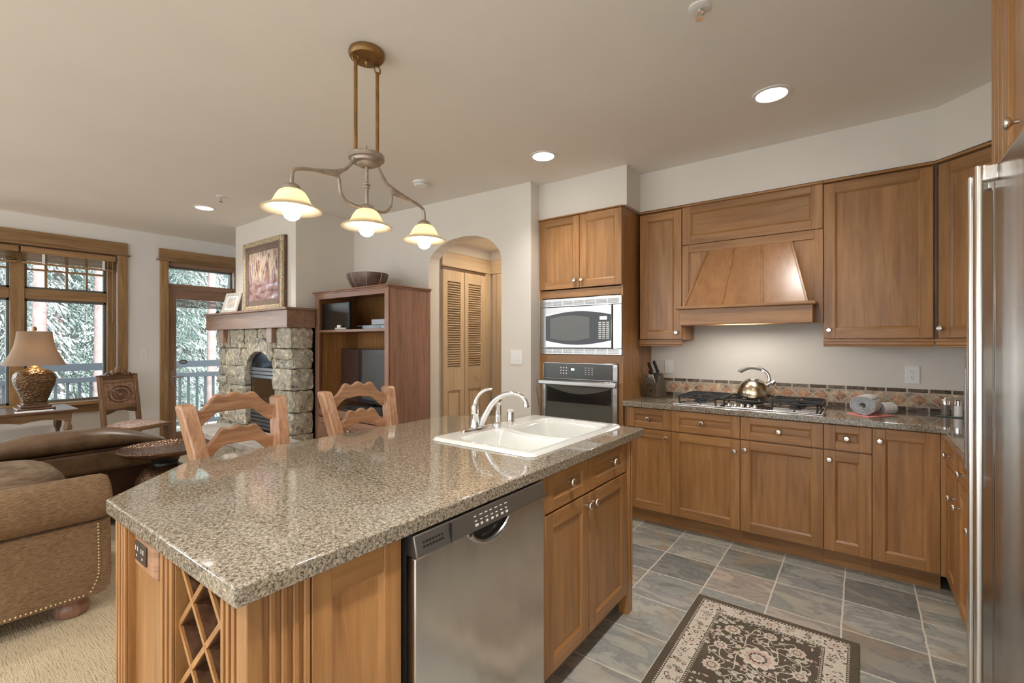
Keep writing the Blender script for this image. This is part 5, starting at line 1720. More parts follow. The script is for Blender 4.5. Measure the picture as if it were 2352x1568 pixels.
MB().lathe([(0.0605, -.019), (0.0612, -.019), (0.0612, -.023), (0.0605, -.023)], (0, 0, 0), (0, 0, 1), 28, caps=(False, False)).build('vent_ring', M_GREYMETAL, t)
def sprinkler(label, x, y):
    t = thing('fire_sprinkler', label, 'sprinkler', (x, y, CEIL))
    MB().lathe([(0.0001, 0), (0.042, 0), (0.042, -0.004), (0.025, -0.008), (0.0001, -0.008)], (0, 0, 0), (0, 0, 1), 24).build('escutcheon', M_WHITE, t, smooth=True)
    mb = MB(); mb.cyl((0, 0, -.006), (0, 0, -.02), .009)
    for s in (-1, 1):
        mb.tube([(s * .008, 0, -.018), (s * .016, 0, -.03), (s * .004, 0, -.046)], .003, 6)
    mb.build('frame', M_CHROME, t, smooth=True)
    MB().lathe([(0.0001, -.046), (0.016, -.046), (0.016, -.049), (0.0001, -.049)], (0, 0, 0), (0, 0, 1), 16).build('deflector', M_CHROME, t)
sprinkler('white fire sprinkler at the top edge above the kitchen', -0.531, 1.978)
sprinkler('small fire sprinkler on the living room ceiling', -4.80, 1.832)

# ================================================================== ISLAND CHAIRS
def chair(label, loc, rz, bump):
    """rustic ladder back stool facing +X (towards the island)"""
    t = thing('counter_chair', label, 'chair', loc, rz, 'rustic chairs at the island')
    w = 0.232; H = 1.072
    for s in (-1, 1):
        mb = MB()
        pts = [(-0.02, 0.0, -.035), (0.02, 0.60, -.035), (0.005, 0.82, -.02), (-0.075, H, .012)]
        rs = []
        for i, (x, z, dy) in enumerate(pts):
            a = .042 if i < 3 else .036
            y = s * (w - .03 + dy)
            rs.append([(x - a, y - .03, z), (x + a, y - .03, z), (x + a, y + .03, z), (x - a, y + .03, z)])
        rs.append([(-0.078 - .026, y - .022, H + .012), (-0.078 + .026, y - .022, H + .012), (-0.078 + .026, y + .022, H + .012), (-0.078 - .026, y + .022, H + .012)])
        mb.rings(rs).build('back_post', RUS['Z'], t, bevel=0.008, seg=3)
    def rail(zc, hgt, nm):
        n = 30
        top, bot = [], []
        for i in range(n + 1):
            u = -1 + 2 * i / n
            e = max(0, min(1, (0.97 - abs(u)) / 0.62))
            rise = 0.078 * e * e * (3 - 2 * e)
            ww = w - .065 + (zc - .82) * .12
            top.append((u * ww, zc + hgt / 2 + rise + 0.007 * math.cos(u * PI * 4.2) * (1 if abs(u) < .62 else .35) * bump))
            bot.append((u * ww, zc - hgt / 2 + rise * 0.9 + (0.004 * math.cos(u * PI * 3) if bump > 1 else 0)))
        mb = MB()
        rs = []
        for (ya, za), (yb, zb) in zip(bot, top):
            x0 = -0.02 - 0.02 * (1 - (ya / w) ** 2) - max(0, zc - .82) * 0.24
            rs.append([(x0 - .014, ya, za), (x0 + .014, ya, za), (x0 + .014, yb, zb), (x0 - .014, yb, zb)])
        mb.rings(rs).build(nm, RUS['Y'], t, bevel=0.006, seg=3)
    rail(1.0, 0.075, 'back_rail'); rail(0.845, 0.072, 'back_rail'); rail(0.70, 0.06, 'back_rail')
    mb = MB(); mb.prism([(-0.03, -w + .04), (0.40, -w - .01), (0.42, -w + .03), (0.42, w - .03), (0.40, w + .01), (-0.03, w - .04)], 0.60, 0.635)
    mb.build('seat', RUS['Y'], t, bevel=0.01)
    for s in (-1, 1):
        mb = MB(); y = s * (w - .03)
        mb.rings([[(0.37 - a, y - a, z), (0.37 + a, y - a, z), (0.37 + a, y + a, z), (0.37 - a, y + a, z)] for a, z in ((.02, 0.0), (.027, .60))])
        mb.build('front_leg', RUS['Z'], t, bevel=0.004)
        MB().box(0.0, 0.36, y - .012, y + .012, 0.22, 0.255).build('stretcher', RUS['X'], t, bevel=0.004)
    MB().box(0.355, 0.385, -w + .04, w - .04, 0.17, 0.21).build('footrest', RUS['Y'], t, bevel=0.004)
    return t
chair('rustic wooden ladder back chair at the near end of the island', (-2.37, 1.0, 0), rad(3), 1.0)
chair('rustic wooden ladder back chair at the far end of the island, before the armoire', (-2.37, 1.685, 0), rad(-3), 1.5)

# ================================================================== FIREPLACE
L = (-5.40, 2.35, 0)
t = thing('fireplace', 'stone corner fireplace with arched black firebox and wooden mantel', 'fireplace', L)
rr = random.Random(11)
FX0, FX1, FZ = -6.27, -4.50, 1.515
def stone_block(mb, c, hx, hy, hz, rnd):
    """lumpy rounded block as one island"""
    n = 5
    pts = {}
    rs = random.Random(rnd)
    def P(u, v, w):
        key = (round(u, 3), round(v, 3), round(w, 3))
        if key in pts: return pts[key]
        x, y, z = u * hx, v * hy, w * hz
        def rd(a, h):     # pull corners in a bit
            return a
        k = 1 - 0.05 * (abs(u * w) ** 4)
        dx = rs.uniform(-1, 1) * .006; dz = rs.uniform(-1, 1) * .006
        dy = rs.uniform(-1, 1) * .009 + (0.012 if max(abs(u), abs(w)) > .95 and v < 0 else 0)
        mb.v.append((c[0] + x * k + dx, c[1] + y + (dy if v < 0.9 else 0), c[2] + z * k + dz))
        pts[key] = len(mb.v) - 1
        return pts[key]
    g = [-1 + 2 * i / n for i in range(n + 1)]
    for i in range(n):
        for j in range(n):
            a, b, c2, d = g[i], g[i + 1], g[j], g[j + 1]
            mb.face((P(a, -1, c2), P(b, -1, c2), P(b, -1, d), P(a, -1, d)))
            for sgn in (-1, 1):
                mb.face((P(sgn, a, c2), P(sgn, b, c2), P(sgn, b, d), P(sgn, a, d)))
                mb.face((P(a, c2, sgn), P(b, c2, sgn), P(b, d, sgn), P(a, d, sgn)))
OX0, OX1, OZ0, OZS, OZT = -5.50, -4.885, 0.40, 1.08, 1.27
mb = MB()
rows = [(0.0, .21), (.21, .44), (.44, .66), (.66, .88), (.88, 1.10), (1.10, 1.30), (1.30, 1.515)]
cnt = 0
for za, zb in rows:
    x = FX0
    while x < FX1 - .02:
        w = rr.uniform(.24, .46) if zb < 1.28 else rr.uniform(.14, .30)
        x2 = x + w
        if FX1 - x2 < .14: x2 = FX1
        # leave the opening free
        if zb > OZ0 and za < 1.10:
            if x < OX0 < x2 + .08: x2 = OX0
            elif OX0 - .01 <= x < OX1:
                x = OX1; continue
        elif za < OZT - .03 and zb > 1.10 and za < 1.2:
            if x < OX0 - .02 < x2: x2 = OX0 - .02
            elif OX0 - .03 <= x < OX1: x = OX1; continue
        parts_ = [(za, zb)]
        if x2 - x > .2 and rr.random() < .3 and zb - za > .19:
            m = za + (zb - za) * rr.uniform(.4, .6); parts_ = [(za, m), (m, zb)]
        for a, b in parts_:
            cnt += 1
            dpt = rr.uniform(-.022, .012)
            stone_block(mb, ((x + x2) / 2, 2.45 + dpt, (a + b) / 2), (x2 - x) / 2 - .004, 0.10, (b - a) / 2 - .004, cnt)
        x = x2
# arch stones over the opening
acx = (OX0 + OX1) / 2; rx, rz_ = (OX1 - OX0) / 2, OZT - OZS
NA = 7
for k in range(NA):
    a0, a1 = PI - PI * k / NA, PI - PI * (k + 1) / NA
    am = (a0 + a1) / 2
    n0 = len(mb.v)
    ring = []
    for (aa, o) in ((a0 - .02, 0), (a1 + .02, 0), (a1 + .02, 1), (a0 - .02, 1)):
        x = acx + rx * math.cos(aa); z = OZS + rz_ * math.sin(aa)
        if o:
            x = acx + (rx + .06) * math.cos(aa) * 1.05; z = min(1.42, OZS + (rz_ + .13) * math.sin(aa) + .02)
        ring.append((x, z))
    yy = 2.345 + rr.uniform(-.01, .01)
    mb.prism(ring, yy, 2.53, 'Y')
for (xa, xb, za, zb) in ((-5.46, -5.2, 1.33, 1.515), (-5.2, -4.95, 1.36, 1.515)):
    pass
# side face stones
for za, zb in rows:
    y = 2.37
    while y < 2.56:
        y2 = 2.575
        cnt += 1
        n0 = len(mb.v)
        stone_block(mb, (0, 0, 0), (y2 - y) / 2 - .004, 0.08, (zb - za) / 2 - .004, cnt)
        dd = rr.uniform(-.012, .018)
        # rotate so that its face looks towards +X
        for i in range(n0, len(mb.v)):
            x, yv, z = mb.v[i]
            mb.v[i] = (FX1 - 0.065 + dd - yv - .0, (y + y2) / 2 + x, (za + zb) / 2 + z)
        y = y2
rel(mb, L).build('stone_surround', M_STONE, t, bevel=0.0, smooth=True, ang=50)
mb = MB()
mb.box(FX0 + .02, OX0 - .01, 2.385, 3.0, 0, FZ); mb.box(OX1 + .01, FX1 - .03, 2.385, 2.575, 0, FZ); mb.box(OX0 - .01, OX1 + .01, 2.385, 2.9, 1.29, FZ); mb.box(OX0 - .01, OX1 + .01, 2.385, 2.9, 0, .38); mb.box(OX0 - .01, OX1 + .01, 2.42, 2.9, .38, 1.29)
rel(mb, L).build('mortar_core', M_MORTAR, t)
# hearth
mb = MB()
mb.box(-6.02, -4.30, 1.96, 2.36, 0.0, 0.355)
rel(mb, L).build('hearth_base', M_STONE, t)
mb = MB().box(-6.05, -4.27, 1.94, 2.345, 0.355, 0.42)
rel(mb, L).build('hearth_slab', M_SLAB, t, bevel=0.008)
# mantel
mb = MB().prism([(-6.42, 2.285), (-4.465, 2.285), (-4.465, 2.578), (-4.56, 2.578), (-4.56, 3.05), (-6.42, 3.05)], 1.512, 1.685)
mt = rel(mb, L).build('mantel_beam', MAN['X'], t, bevel=0.003)
mb = MB().prism([(-6.44, 2.262), (-4.445, 2.262), (-4.445, 2.572), (-4.56, 2.572), (-4.56, 3.05), (-6.44, 3.05)], 1.685, 1.71)
rel(mb, L).build('mantel_shelf', MAN['X'], mt, bevel=0.006)
for x in (-6.02, -4.86):
    mb = MB(); mb.box(x - .055, x + .055, 2.30, 2.40, 1.36, 1.512)
    rel(mb, L).build('corbel', MAN['Z'], t, bevel=0.004)
# firebox insert
mb = MB()
n = 16
arcp = [(acx + (rx + .0) * math.cos(PI - PI * i / n), OZS + (rz_ + .0) * math.sin(PI * i / n)) for i in range(n + 1)]
pl_ = [(OX0, OZ0)] + arcp + [(OX1, OZ0)]
mb.prism(pl_, 2.405, 2.415, 'Y')
fb = rel(mb, L).build('firebox_face', M_BLACK, t)
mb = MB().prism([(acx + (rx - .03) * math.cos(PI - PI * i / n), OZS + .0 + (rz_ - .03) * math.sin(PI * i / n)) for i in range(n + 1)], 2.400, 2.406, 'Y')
rel(mb, L).build('arched_top_plate', plain('blue_reflection_steel', (0.05, 0.07, 0.09), 0.12, 0.9), fb)  # blue of a reflection is put into the plate's colour
for z in (1.075, 1.035, 0.995):
    mb = MB().hexa([(OX0 + .02, 2.388, z - .016), (OX1 - .02, 2.388, z - .016), (OX1 - .02, 2.406, z - .012), (OX0 + .02, 2.406, z - .012), (OX0 + .02, 2.393, z + .012), (OX1 - .02, 2.393, z + .012), (OX1 - .02, 2.406, z + .014), (OX0 + .02, 2.406, z + .014)])
    rel(mb, L).build('louvre', M_DKGREY, fb)
for z in (0.60, 0.56, 0.52, 0.48, 0.44):
    mb = MB().hexa([(OX0 + .02, 2.388, z - .014), (OX1 - .02, 2.388, z - .014), (OX1 - .02, 2.406, z - .012), (OX0 + .02, 2.406, z - .012), (OX0 + .02, 2.393, z + .010), (OX1 - .02, 2.393, z + .010), (OX1 - .02, 2.406, z + .012), (OX0 + .02, 2.406, z + .012)])
    rel(mb, L).build('louvre', M_DKGREY, fb)
mb = MB().box(OX0 + .05, OX1 - .05, 2.396, 2.406, 0.63, 0.97)
rel(mb, L).build('glass_door', plain('amber_dark_glass', (0.06, 0.035, 0.016), 0.1), fb)

# painting on the mantel
L = (-5.18, 2.40, 1.711)
t = thing('framed_painting', 'large framed painting of pale autumn trees leaning above the mantel', 'painting', L)
def frame(mb, w, h, fw, y0, y1, mi=None):
    mb.box(-w / 2, -w / 2 + fw, y0, y1, 0, h, mi); mb.box(w / 2 - fw, w / 2, y0, y1, 0, h, mi)
    mb.box(-w / 2 + fw, w / 2 - fw, y0, y1, 0, fw, mi); mb.box(-w / 2 + fw, w / 2 - fw, y0, y1, h - fw, h, mi)
W_, H_ = 0.90, 0.765
mb = MB(); frame(mb, W_, H_, 0.055, -0.03, -0.0)
fr = mb.build('frame', M_GILT, t, bevel=0.012, seg=3)
mb = MB(); frame(mb, W_ - .004, H_ - .004, 0.05, -0.002, 0.026)
fb2 = mb.build('frame_back', DKW['Z'], t)
fb2.location.z = 0.002
mb = MB(); frame(mb, W_ - .09, H_ - .09, 0.075, -0.016, 0.0)
o = mb.build('liner', M_LINER, t, bevel=0.004); o.location.z = 0.045
mb = MB().box(-(W_ - .24) / 2, (W_ - .24) / 2, -0.008, -0.002, 0, H_ - .24)
o = mb.build('canvas', M_PAINT, t); o.location.z = 0.12

# small photo frame
t = thing('photo_frame', 'small white picture frame tilted back on the left of the mantel', 'picture frame', (-5.90, 2.335, 1.7105), rad(8))
sub_ = []
mb = MB(); frame(mb, 0.30, 0.245, 0.032, -0.012, 0.006)
sub_.append(mb.build('frame', plain('whitewashed_frame', (0.62, 0.57, 0.5), 0.6, noise=0.2, scale=50), t, bevel=0.003))
o = MB().box(-0.12, 0.12, -0.004, 0.004, 0.03, 0.215).build('mat_board', M_PAPER, t); sub_.append(o)
o = MB().box(-0.075, 0.075, -0.006, -0.003, 0.06, 0.185).build('picture', plain('pale_print', (0.62, 0.55, 0.46), 0.6, noise=0.3, scale=18), t); sub_.append(o)
for o in sub_:
    o.rotation_euler = (rad(-16), 0, 0)
MB().hexa([(-.02, .02, 0), (.02, .02, 0), (.02, .075, 0), (-.02, .075, 0), (-.02, .05, .16), (.02, .05, .16), (.02, .056, .16), (-.02, .056, .16)]).build('easel_back', M_GREYMETAL, t)
o = thing('trinket', 'tiny dark trinket at the left end of the mantel', 'ornament', (-6.20, 2.33, 1.7105))
MB().lathe([(0.0001, 0), (0.022, 0), (0.024, .008), (0.012, .02), (0.014, .03), (0.0001, .034)], (0, 0, 0), (0, 0, 1), 14).build('body', M_BLACK, o, smooth=True)

# ================================================================== ARMOIRE
L = (-3.911, 2.597, 0)
t = thing('armoire', 'tall brown open armoire for the television between the fireplace and the arch', 'armoire', L)
hw = 0.591; H = 1.865; D = 0.50
for s in (-1, 1):
    mb = MB(); mb.box(s * hw, s * (hw - .022), 0.012, D, 0, H)
    mb.build('side_panel', ARM['Z'], t, bevel=0.001)
mb = MB()
mb.box(-hw, -hw + .07, 0, 0.02, 0, H, 0); mb.box(hw - .052, hw, 0, .02, 0, H, 0)
mb.box(-hw + .07, hw - .052, 0.0004, .02, 1.80, H, 1); mb.box(-hw + .07, hw - .052, .0004, .02, .62, .70, 1)
mb.build('face_frame', [ARM['Z'], ARM['X']], t, bevel=0.0015)
MB().box(-hw + .022, hw - .022, D - .012, D, 0, H).build('back_panel', CAB['Z'], t)
MB().box(-hw + .0225, -hw + .026, 0.02, D - .012, 0.70, H - .03).build('inner_lining', CAB['Z'], t)
MB().box(hw - .026, hw - .0225, 0.02, D - .012, 0.70, H - .03).build('inner_lining', CAB['Z'], t)
mb = MB(); mb.box(-hw - .022, hw + .022, -.022, D, H, H + .014); mb.box(-hw - .012, hw + .012, -.012, D, H - .014, H)
mb.build('crown', ARM['X'], t, bevel=0.004)
MB().box(-hw + .022, hw - .022, 0.005, D - .012, 1.465, 1.49).build('shelf', ARM['X'], t, bevel=0.002)
MB().box(-hw + .022, hw - .022, 0.02, D - .012, .675, .70).build('deck', ARM['X'], t, bevel=0.002)
for x0 in (-hw + .07, 0.012):
    mb = MB(); shaker(mb, x0, x0 + .525, .06, .615, -0.018)
    o = mb.build('door', [ARM['Z'], ARM['X']], t, bevel=0.0015)
    knob(o, x0 + (.49 if x0 < 0 else .035), .52, -0.018)
def rootat(dx, dy, z): return (L[0] + dx, L[1] + dy, z)
# things in and on it
t = thing('wooden_bowl', 'large dark ribbed bowl on top of the armoire', 'bowl', (-3.90, 2.80, 1.8795))
mb = MB()
seg = 40
def bp(r): return r
prof = [(0.0001, 0), (0.12, 0), (0.145, .012), (0.185, .055), (0.215, .115), (0.222, .155), (0.214, .157), (0.205, .118), (0.172, .058), (0.13, .022), (0.0001, .018)]
rs = []
for r, h in prof:
    rs.append([(r * math.cos(2 * PI * j / seg) * (1 + (.018 if j % 5 == 0 else 0)), r * math.sin(2 * PI * j / seg) * (1 + (.018 if j % 5 == 0 else 0)) * .8, h) for j in range(seg)])
mb.rings(rs).build('bowl', plain('slate_brown_bowl', (0.15, 0.095, 0.075), 0.4, 0.3, noise=0.4, scale=12), t, smooth=True, ang=60)
mb = MB()
for k in range(8):
    a = 2 * PI * k / 8
    mb.tube([(r * 1.012 * math.cos(a), r * 1.012 * .8 * math.sin(a), h) for r, h in prof[2:6]], .0045, 6)
mb.build('rib', plain('pale_lacing', (0.36, 0.3, 0.27), 0.6), t, smooth=True)
t = thing('black_monitor', 'flat black panel standing on the armoire shelf', 'monitor', rootat(-0.30, 0.05, 1.4905), rad(0))
mb = MB(); mb.box(-.235, .235, 0, .03, 0.0, .27)
mb.build('panel', M_BLACK, t, bevel=0.004)
MB().box(-.222, .222, -.001, .0, 0.012, .25).build('screen', plain('brown_black_screen', (0.02, 0.015, 0.011), 0.3), t)
t = thing('cable_box', 'silver grey cable box at the right of the armoire shelf', 'media box', rootat(0.33, 0.14, 1.5305), 0)
MB().box(-.17, .20, 0, .2, 0, .055).build('body', plain('silver_box', (0.36, 0.37, 0.38), 0.4, 0.4), t, bevel=0.004)
t = thing('disc_player', 'slim black player under the silver cable box', 'media box', rootat(0.36, 0.12, 1.4905), 0)
MB().box(-.32, .17, 0, .26, 0, .0395).build('body', M_DKGREY, t, bevel=0.002)
MB().box(-0.02, .15, -.002, .0, .005, .034).build('front_panel', plain('teal_panel', (0.32, 0.42, 0.42), 0.3), t)
o = MB().tube(spline([(0, 0, .005), (.05, -.02, .006), (.11, .02, .006), (.17, 0, .03), (.23, .02, .032)], 6), .004, 6).build('power_cable', M_DKGREY, None, smooth=True, loc=rootat(-.20, .11, 1.4905))
tag(o, 'brown cable trailing across the armoire shelf', 'cable')
t = thing('remote_control', 'pale remote control and adapter in front of the black panel', 'remote control', rootat(-0.16, 0.015, 1.4905), rad(4))
MB().box(-.08, .08, -.006, .02, 0, .018).build('body', plain('pale_grey_plastic', (0.5, 0.48, 0.46), 0.5), t, bevel=0.004)
MB().box(-.05, .0, -.004, .015, .018, .045).build('adapter', M_PAPER, t, bevel=0.003)
t = thing('television', 'old dark television turned sideways in the open armoire bay', 'television', rootat(0.0, 0.20, 0.7005), 0)
MB().box(-.44, .48, 0.0, .07, 0.06, .60).build('casing', M_BLACK, t, bevel=0.004)
MB().box(-.43, -.12, -.003, .0, 0.065, .595).build('speaker_panel', plain('red_brown_gloss', (0.045, 0.014, 0.009), 0.5), t)
MB().box(-.07, .47, -.003, .0, 0.10, .59).build('screen', plain('grey_screen', (0.085, 0.085, 0.085), 0.25), t)
mb = MB(); mb.box(-.1, .18, -.06, .14, 0, .02); mb.box(0.0, .08, .02, .06, .02, .08)
mb.build('stand', M_BLACK, t, bevel=0.003)
t = thing('video_receiver', 'flat black receiver on the floor of the armoire bay', 'media box', rootat(0.10, 0.045, 0.7005), rad(0))
MB().box(-.25, .35, 0, .09, 0, .055).build('body', M_BGLASS, t, bevel=0.003)
mb = MB()
for i in range(5): mb.box(.02 + i * .05, .05 + i * .05, -.001, 0, .02, .027)
mb.build('front_print', M_TEXT, t)

# ================================================================== LIVING ROOM FURNITURE
# ---------- end table
L = (-6.62, 0.62, 0)
t = thing('end_table', 'carved wooden table with turned legs in front of the window', 'table', L)
mb = MB(); mb.box(-.30, .32, -.62, .49, .672, .698)
mb.build('top', DKW['Y'], t, bevel=0.006)
def scallop(a0, a1):
    n = 40
    pts = [(a0, .67), (a0, .60)]
    for i in range(n + 1):
        u = i / n
        pts.append((a0 + .06 + (a1 - a0 - .12) * u, .60 + .022 * abs(math.sin(u * PI * 3)) - .012))
    return pts + [(a1, .60), (a1, .67)]
M_TBL = wood3('oak_table', (0.14, 0.07, 0.032), (0.24, 0.135, 0.065), (0.33, 0.2, 0.105), coat=0.3)
for xa in (.265, -.265):
    MB().prism(scallop(-.57, .44), xa, xa + .02, 'X').build('apron', M_TBL['Y'], t)
for ya in (.42, -.57):
    MB().box(-.245, .265, ya, ya + .02, .59, .672).build('end_apron', M_TBL['X'], t, bevel=0.002)
legp = [(.018, 0), (.028, .02), (.03, .06), (.02, .10), (.017, .13), (.03, .19), (.036, .25), (.03, .31), (.018, .36), (.026, .38), (.018, .40), (.015, .43), (.03, .48), (.034, .52), (.022, .56), (.026, .58), (.026, .672)]
for x in (-.235, .255):
    for y in (-.55, .415):
        MB().lathe(legp, (x, y, 0), (0, 0, 1), 18).build('leg', M_TBL['Z'] if x > 0 else DKW['Z'], t, smooth=True, ang=60)

# ---------- table lamp
L = (-6.60, 0.83, 0.6985)
t = thing('table_lamp', 'large table lamp with hammered bronze vase body and tan bell shade', 'lamp', L)
mb = MB(); mb.box(-.135, .135, -.135, .135, 0, .022); mb.box(-.11, .11, -.11, .11, .022, .05); mb.box(-.09, .09, -.09, .09, .05, .065)
mb.build('base', DKW['X'], t, bevel=0.006)
MB().lathe([(0.0001, .065), (.085, .065), (.09, .08), (.105, .13), (.128, .20), (.15, .27), (.155, .31), (.145, .35), (.11, .385), (.06, .405), (.045, .41), (.0001, .41)], (0, 0, 0), (0, 0, 1), 48, sq=3.2).build('vase_body', M_HAM, t, smooth=True, ang=70)
MB().lathe([(.0001, .408), (.05, .41), (.04, .425), (.02, .435), (.012, .47), (.0001, .47)], (0, 0, 0), (0, 0, 1), 20).build('neck', M_BRONZE, t, smooth=True)
prof = [(.222, .44), (.198, .49), (.165, .56), (.142, .63), (.130, .70), (.122, .775), (.118, .775), (.126, .70), (.138, .63), (.161, .56), (.194, .49), (.218, .44)]
sh = MB().lathe(prof, (0, 0, 0), (0, 0, 1), 48, caps=(False, False), sq=4.0)
sh.build('shade', M_LSHADE, t, smooth=True, ang=70)
mb = MB(); mb.cyl((0, 0, .47), (0, 0, .79), .004); mb.lathe([(.0001, .775), (.016, .785), (.019, .80), (.012, .82), (.0001, .826)], (0, 0, 0), (0, 0, 1), 14)
mb.build('finial', M_BRONZE, t, smooth=True)
MB().sphere((0, 0, .57), .03, 14).build('bulb', emit('table_bulb', (1.0, .78, .5), 45.0), t, smooth=True)
o = MB().box(-.05, .05, -.13, .13, 0, .006).build('paper_slip', M_PAPER, None, loc=(-6.36, 0.80, 0.6985))
tag(o, 'white paper lying at the foot of the table lamp', 'paper')

# ---------- antique chair
L = (-6.56, 1.62, 0)
t = thing('antique_chair', 'carved antique chair with tapestry back between the window and the patio door', 'chair', L, rad(24))
M_ANT = M_TBL
hw = .19
for s in (-1, 1):
    mb = MB()
    mb.rings([[(x - .022, s * hw - .02, z), (x + .022, s * hw - .02, z), (x + .022, s * hw + .02, z), (x - .022, s * hw + .02, z)] for x, z in ((-.20, 0), (-.18, .45), (-.2, .62), (-.25, .985))])
    mb.build('back_post', M_ANT['Z'], t, bevel=0.004)
    MB().lathe([(.0001, .985), (.03, .985), (.034, .993), (.024, 1.0), (.0001, 1.0)], (-.252, s * hw, 0), (0, 0, 1), 12).build('post_cap', DKW['Z'], t)
n = 24
top = [(-hw + 2 * hw * i / n, .985 + .075 * max(0, 1 - abs(-1 + 2 * i / n)) ** .9 + .012 * math.sin(i * 1.6)) for i in range(n + 1)]
mb = MB().prism([(-hw, .935), (hw, .935)] + top[::-1], -.268, -.235, 'X')
mb.build('crest_rail', DKW['Y'], t, bevel=0.006)
mb = MB()
for (y, z, r) in ((0, 1.05, .032), (-.03, 1.03, .024), (.03, 1.03, .024), (-.065, 1.01, .018), (.065, 1.01, .018), (0, 1.075, .022), (-.11, .995, .013), (.11, .995, .013)):
    mb.sphere((-.24, y, z), r, 12)
mb.build('crest_carving', M_ANT['Y'], t, smooth=True)
for z0, z1 in ((.905, .94), (.615, .66)):
    xx = -.25 + (.95 - z0) * .12
    MB().box(xx - .014, xx + .016, -hw + .02, hw - .02, z0, z1).build('back_rail', M_ANT['Y'], t, bevel=0.003)
mb = MB().hexa([(-.222, -hw + .02, .66), (-.202, -hw + .02, .66), (-.202, hw - .02, .66), (-.222, hw - .02, .66), (-.25, -hw + .02, .905), (-.23, -hw + .02, .905), (-.23, hw - .02, .905), (-.25, hw - .02, .905)])
bk = mb.build('tapestry_back', M_TAPE, t, bevel=0.004)
mb = MB()
for k, (ry, rz2) in enumerate(((.125, .09), (.075, .052), (.035, .03))):
    mb.tube([(-.197 - .0 - .028 * ((.78 + rz2 * math.sin(2 * PI * i / 28) - .66) / .245), ry * math.cos(2 * PI * i / 28), .78 + rz2 * math.sin(2 * PI * i / 28)) for i in range(29)], .007, 6)
mb.build('carved_oval', DKW['Y'], bk, smooth=True)
pts = [(-hw + .02, .615)] + [(-hw + .02 + (2 * hw - .04) * i / 20, .615 - .055 * abs(math.cos(PI * i / 20)) ** 1.3 - .02 * math.exp(-((i - 10) / 2.2) ** 2)) for i in range(21)] + [(hw - .02, .615)]
mb = MB().prism(pts, -.215, -.195, 'X')
mb.build('carved_apron', DKW['Y'], t)
mb = MB().prism([(-.2, -.21), (.24, -.25), (.24, .25), (-.2, .21)], .40, .445)
mb.build('seat_frame', M_ANT['Y'], t, bevel=0.005)
mb = MB(); nn = 14
vs = []
for i in range(nn + 1):
    for j in range(nn + 1):
        u, v = -1 + 2 * i / nn, -1 + 2 * j / nn
        mb.v.append((.02 + .205 * u, (.20 + .02 * u) * v, .445 + .04 * (1 - u ** 4) * (1 - v ** 4)))
for i in range(nn):
    for j in range(nn):
        a = i * (nn + 1) + j
        mb.face((a, a + nn + 1, a + nn + 2, a + 1))
mb.build('seat_cushion', M_SEATF, t, smooth=True)
for s in (-1, 1):
    MB().lathe([(.02, 0), (.03, .02), (.03, .05), (.018, .08), (.03, .13), (.02, .17), (.034, .22), (.02, .26), (.03, .30), (.02, .33), (.028, .35), (.028, .40)], (.20, s * .205, 0), (0, 0, 1), 16).build('front_leg', DKW['Z'], t, smooth=True, ang=60)
mb = MB(); mb.box(.19, .21, -.2, .2, .09, .12); mb.box(-.18, .2, -.2, -.18, .09, .12); mb.box(-.18, .2, .18, .2, .09, .12)
mb.build('stretcher', DKW['Y'], t, bevel=0.004)

# ---------- near fabric sofa (its right arm towards the kitchen)
SL0 = (-3.62, 0.10, 0)
t = thing('tweed_armchair', 'wide brown tweed armchair with rolled arm and brass nailheads beside the island', 'armchair', SL0)
XA = -3.07
def rolled_arm(xo, sgn, nm, yf=0.0):           # sgn=+1 arm bulging towards +X
    mb = MB()
    prof = []
    cx, cz, r = xo - sgn * .07, .572, .114
    for i in range(20):
        a = -0.85 * PI + (1.42 * PI) * i / 19 if False else (-0.42 * PI + 1.25 * PI * i / 19)
        prof.append((cx + sgn * r * math.cos(a) * .95, cz + r * math.sin(a)))
    prof += [(xo - sgn * .17, .45), (xo - sgn * .17, .10), (xo, .10), (xo - sgn * .004, .30), (xo - sgn * .02, .455)]
    ys = [-.38, .36, .375, .385]
    rs = []
    cxm = sum(p[0] for p in prof) / len(prof); czm = sum(p[1] for p in prof) / len(prof)
    ya = [(-.62, 1.0), (.41, 1.0), (.44, .985), (.458, .93), (.464, .8)]
    for y, k in ya:
        rs.append([(cxm + (x - cxm) * k, .20 + y + (yf if y > 0 else 0), czm + (z - czm) * k) for x, z in prof])
    mb.rings(rs)
    return rel(mb, SL0).build(nm, M_TWEED, t, smooth=True, ang=50)
ra = rolled_arm(XA, 1, 'arm')
rolled_arm(-4.17, -1, 'arm', -0.30)
mb = MB()
def nail(x, y, z):
    mb.lathe([(.0055, 0), (.005, .002), (.0025, .0035), (.0001, .004)], (x, y, z), (1, 0, 0), 8)
y = -.40
while y < .56:
    nail(XA + .0005, y, .112); y += .0165
for i in range(22):
    z = .12 + i * .0155
    yy = .585 + (.03 * math.sin(min(1, i / 6) * PI / 2))
    nail(XA - .001 - (0 if z < .3 else (z - .3) * .1), yy, z)
rel(mb, SL0).build('nailhead_trim', plain('brass_nails', (0.62, 0.48, 0.27), 0.3, 0.9), ra)
mb = MB().box(-4.02, -3.24, -.40, .56, .10, .34)
rel(mb, SL0).build('base', M_TWEED, t, bevel=0.02, seg=3)
mb = MB().prism([(-3.26, -.2), (-3.26, .60), (-4.20, .60), (-4.20, .37), (-4.0, .37), (-4.0, -.2)], .34, .50)
rel(mb, SL0).build('seat_cushion', M_TWEED, t, bevel=0.05, seg=4)
mb = MB().box(-4.10, -3.2, -.55, -.25, .10, .80)
rel(mb, SL0).build('backrest', M_TWEED, t, bevel=0.07, seg=4)
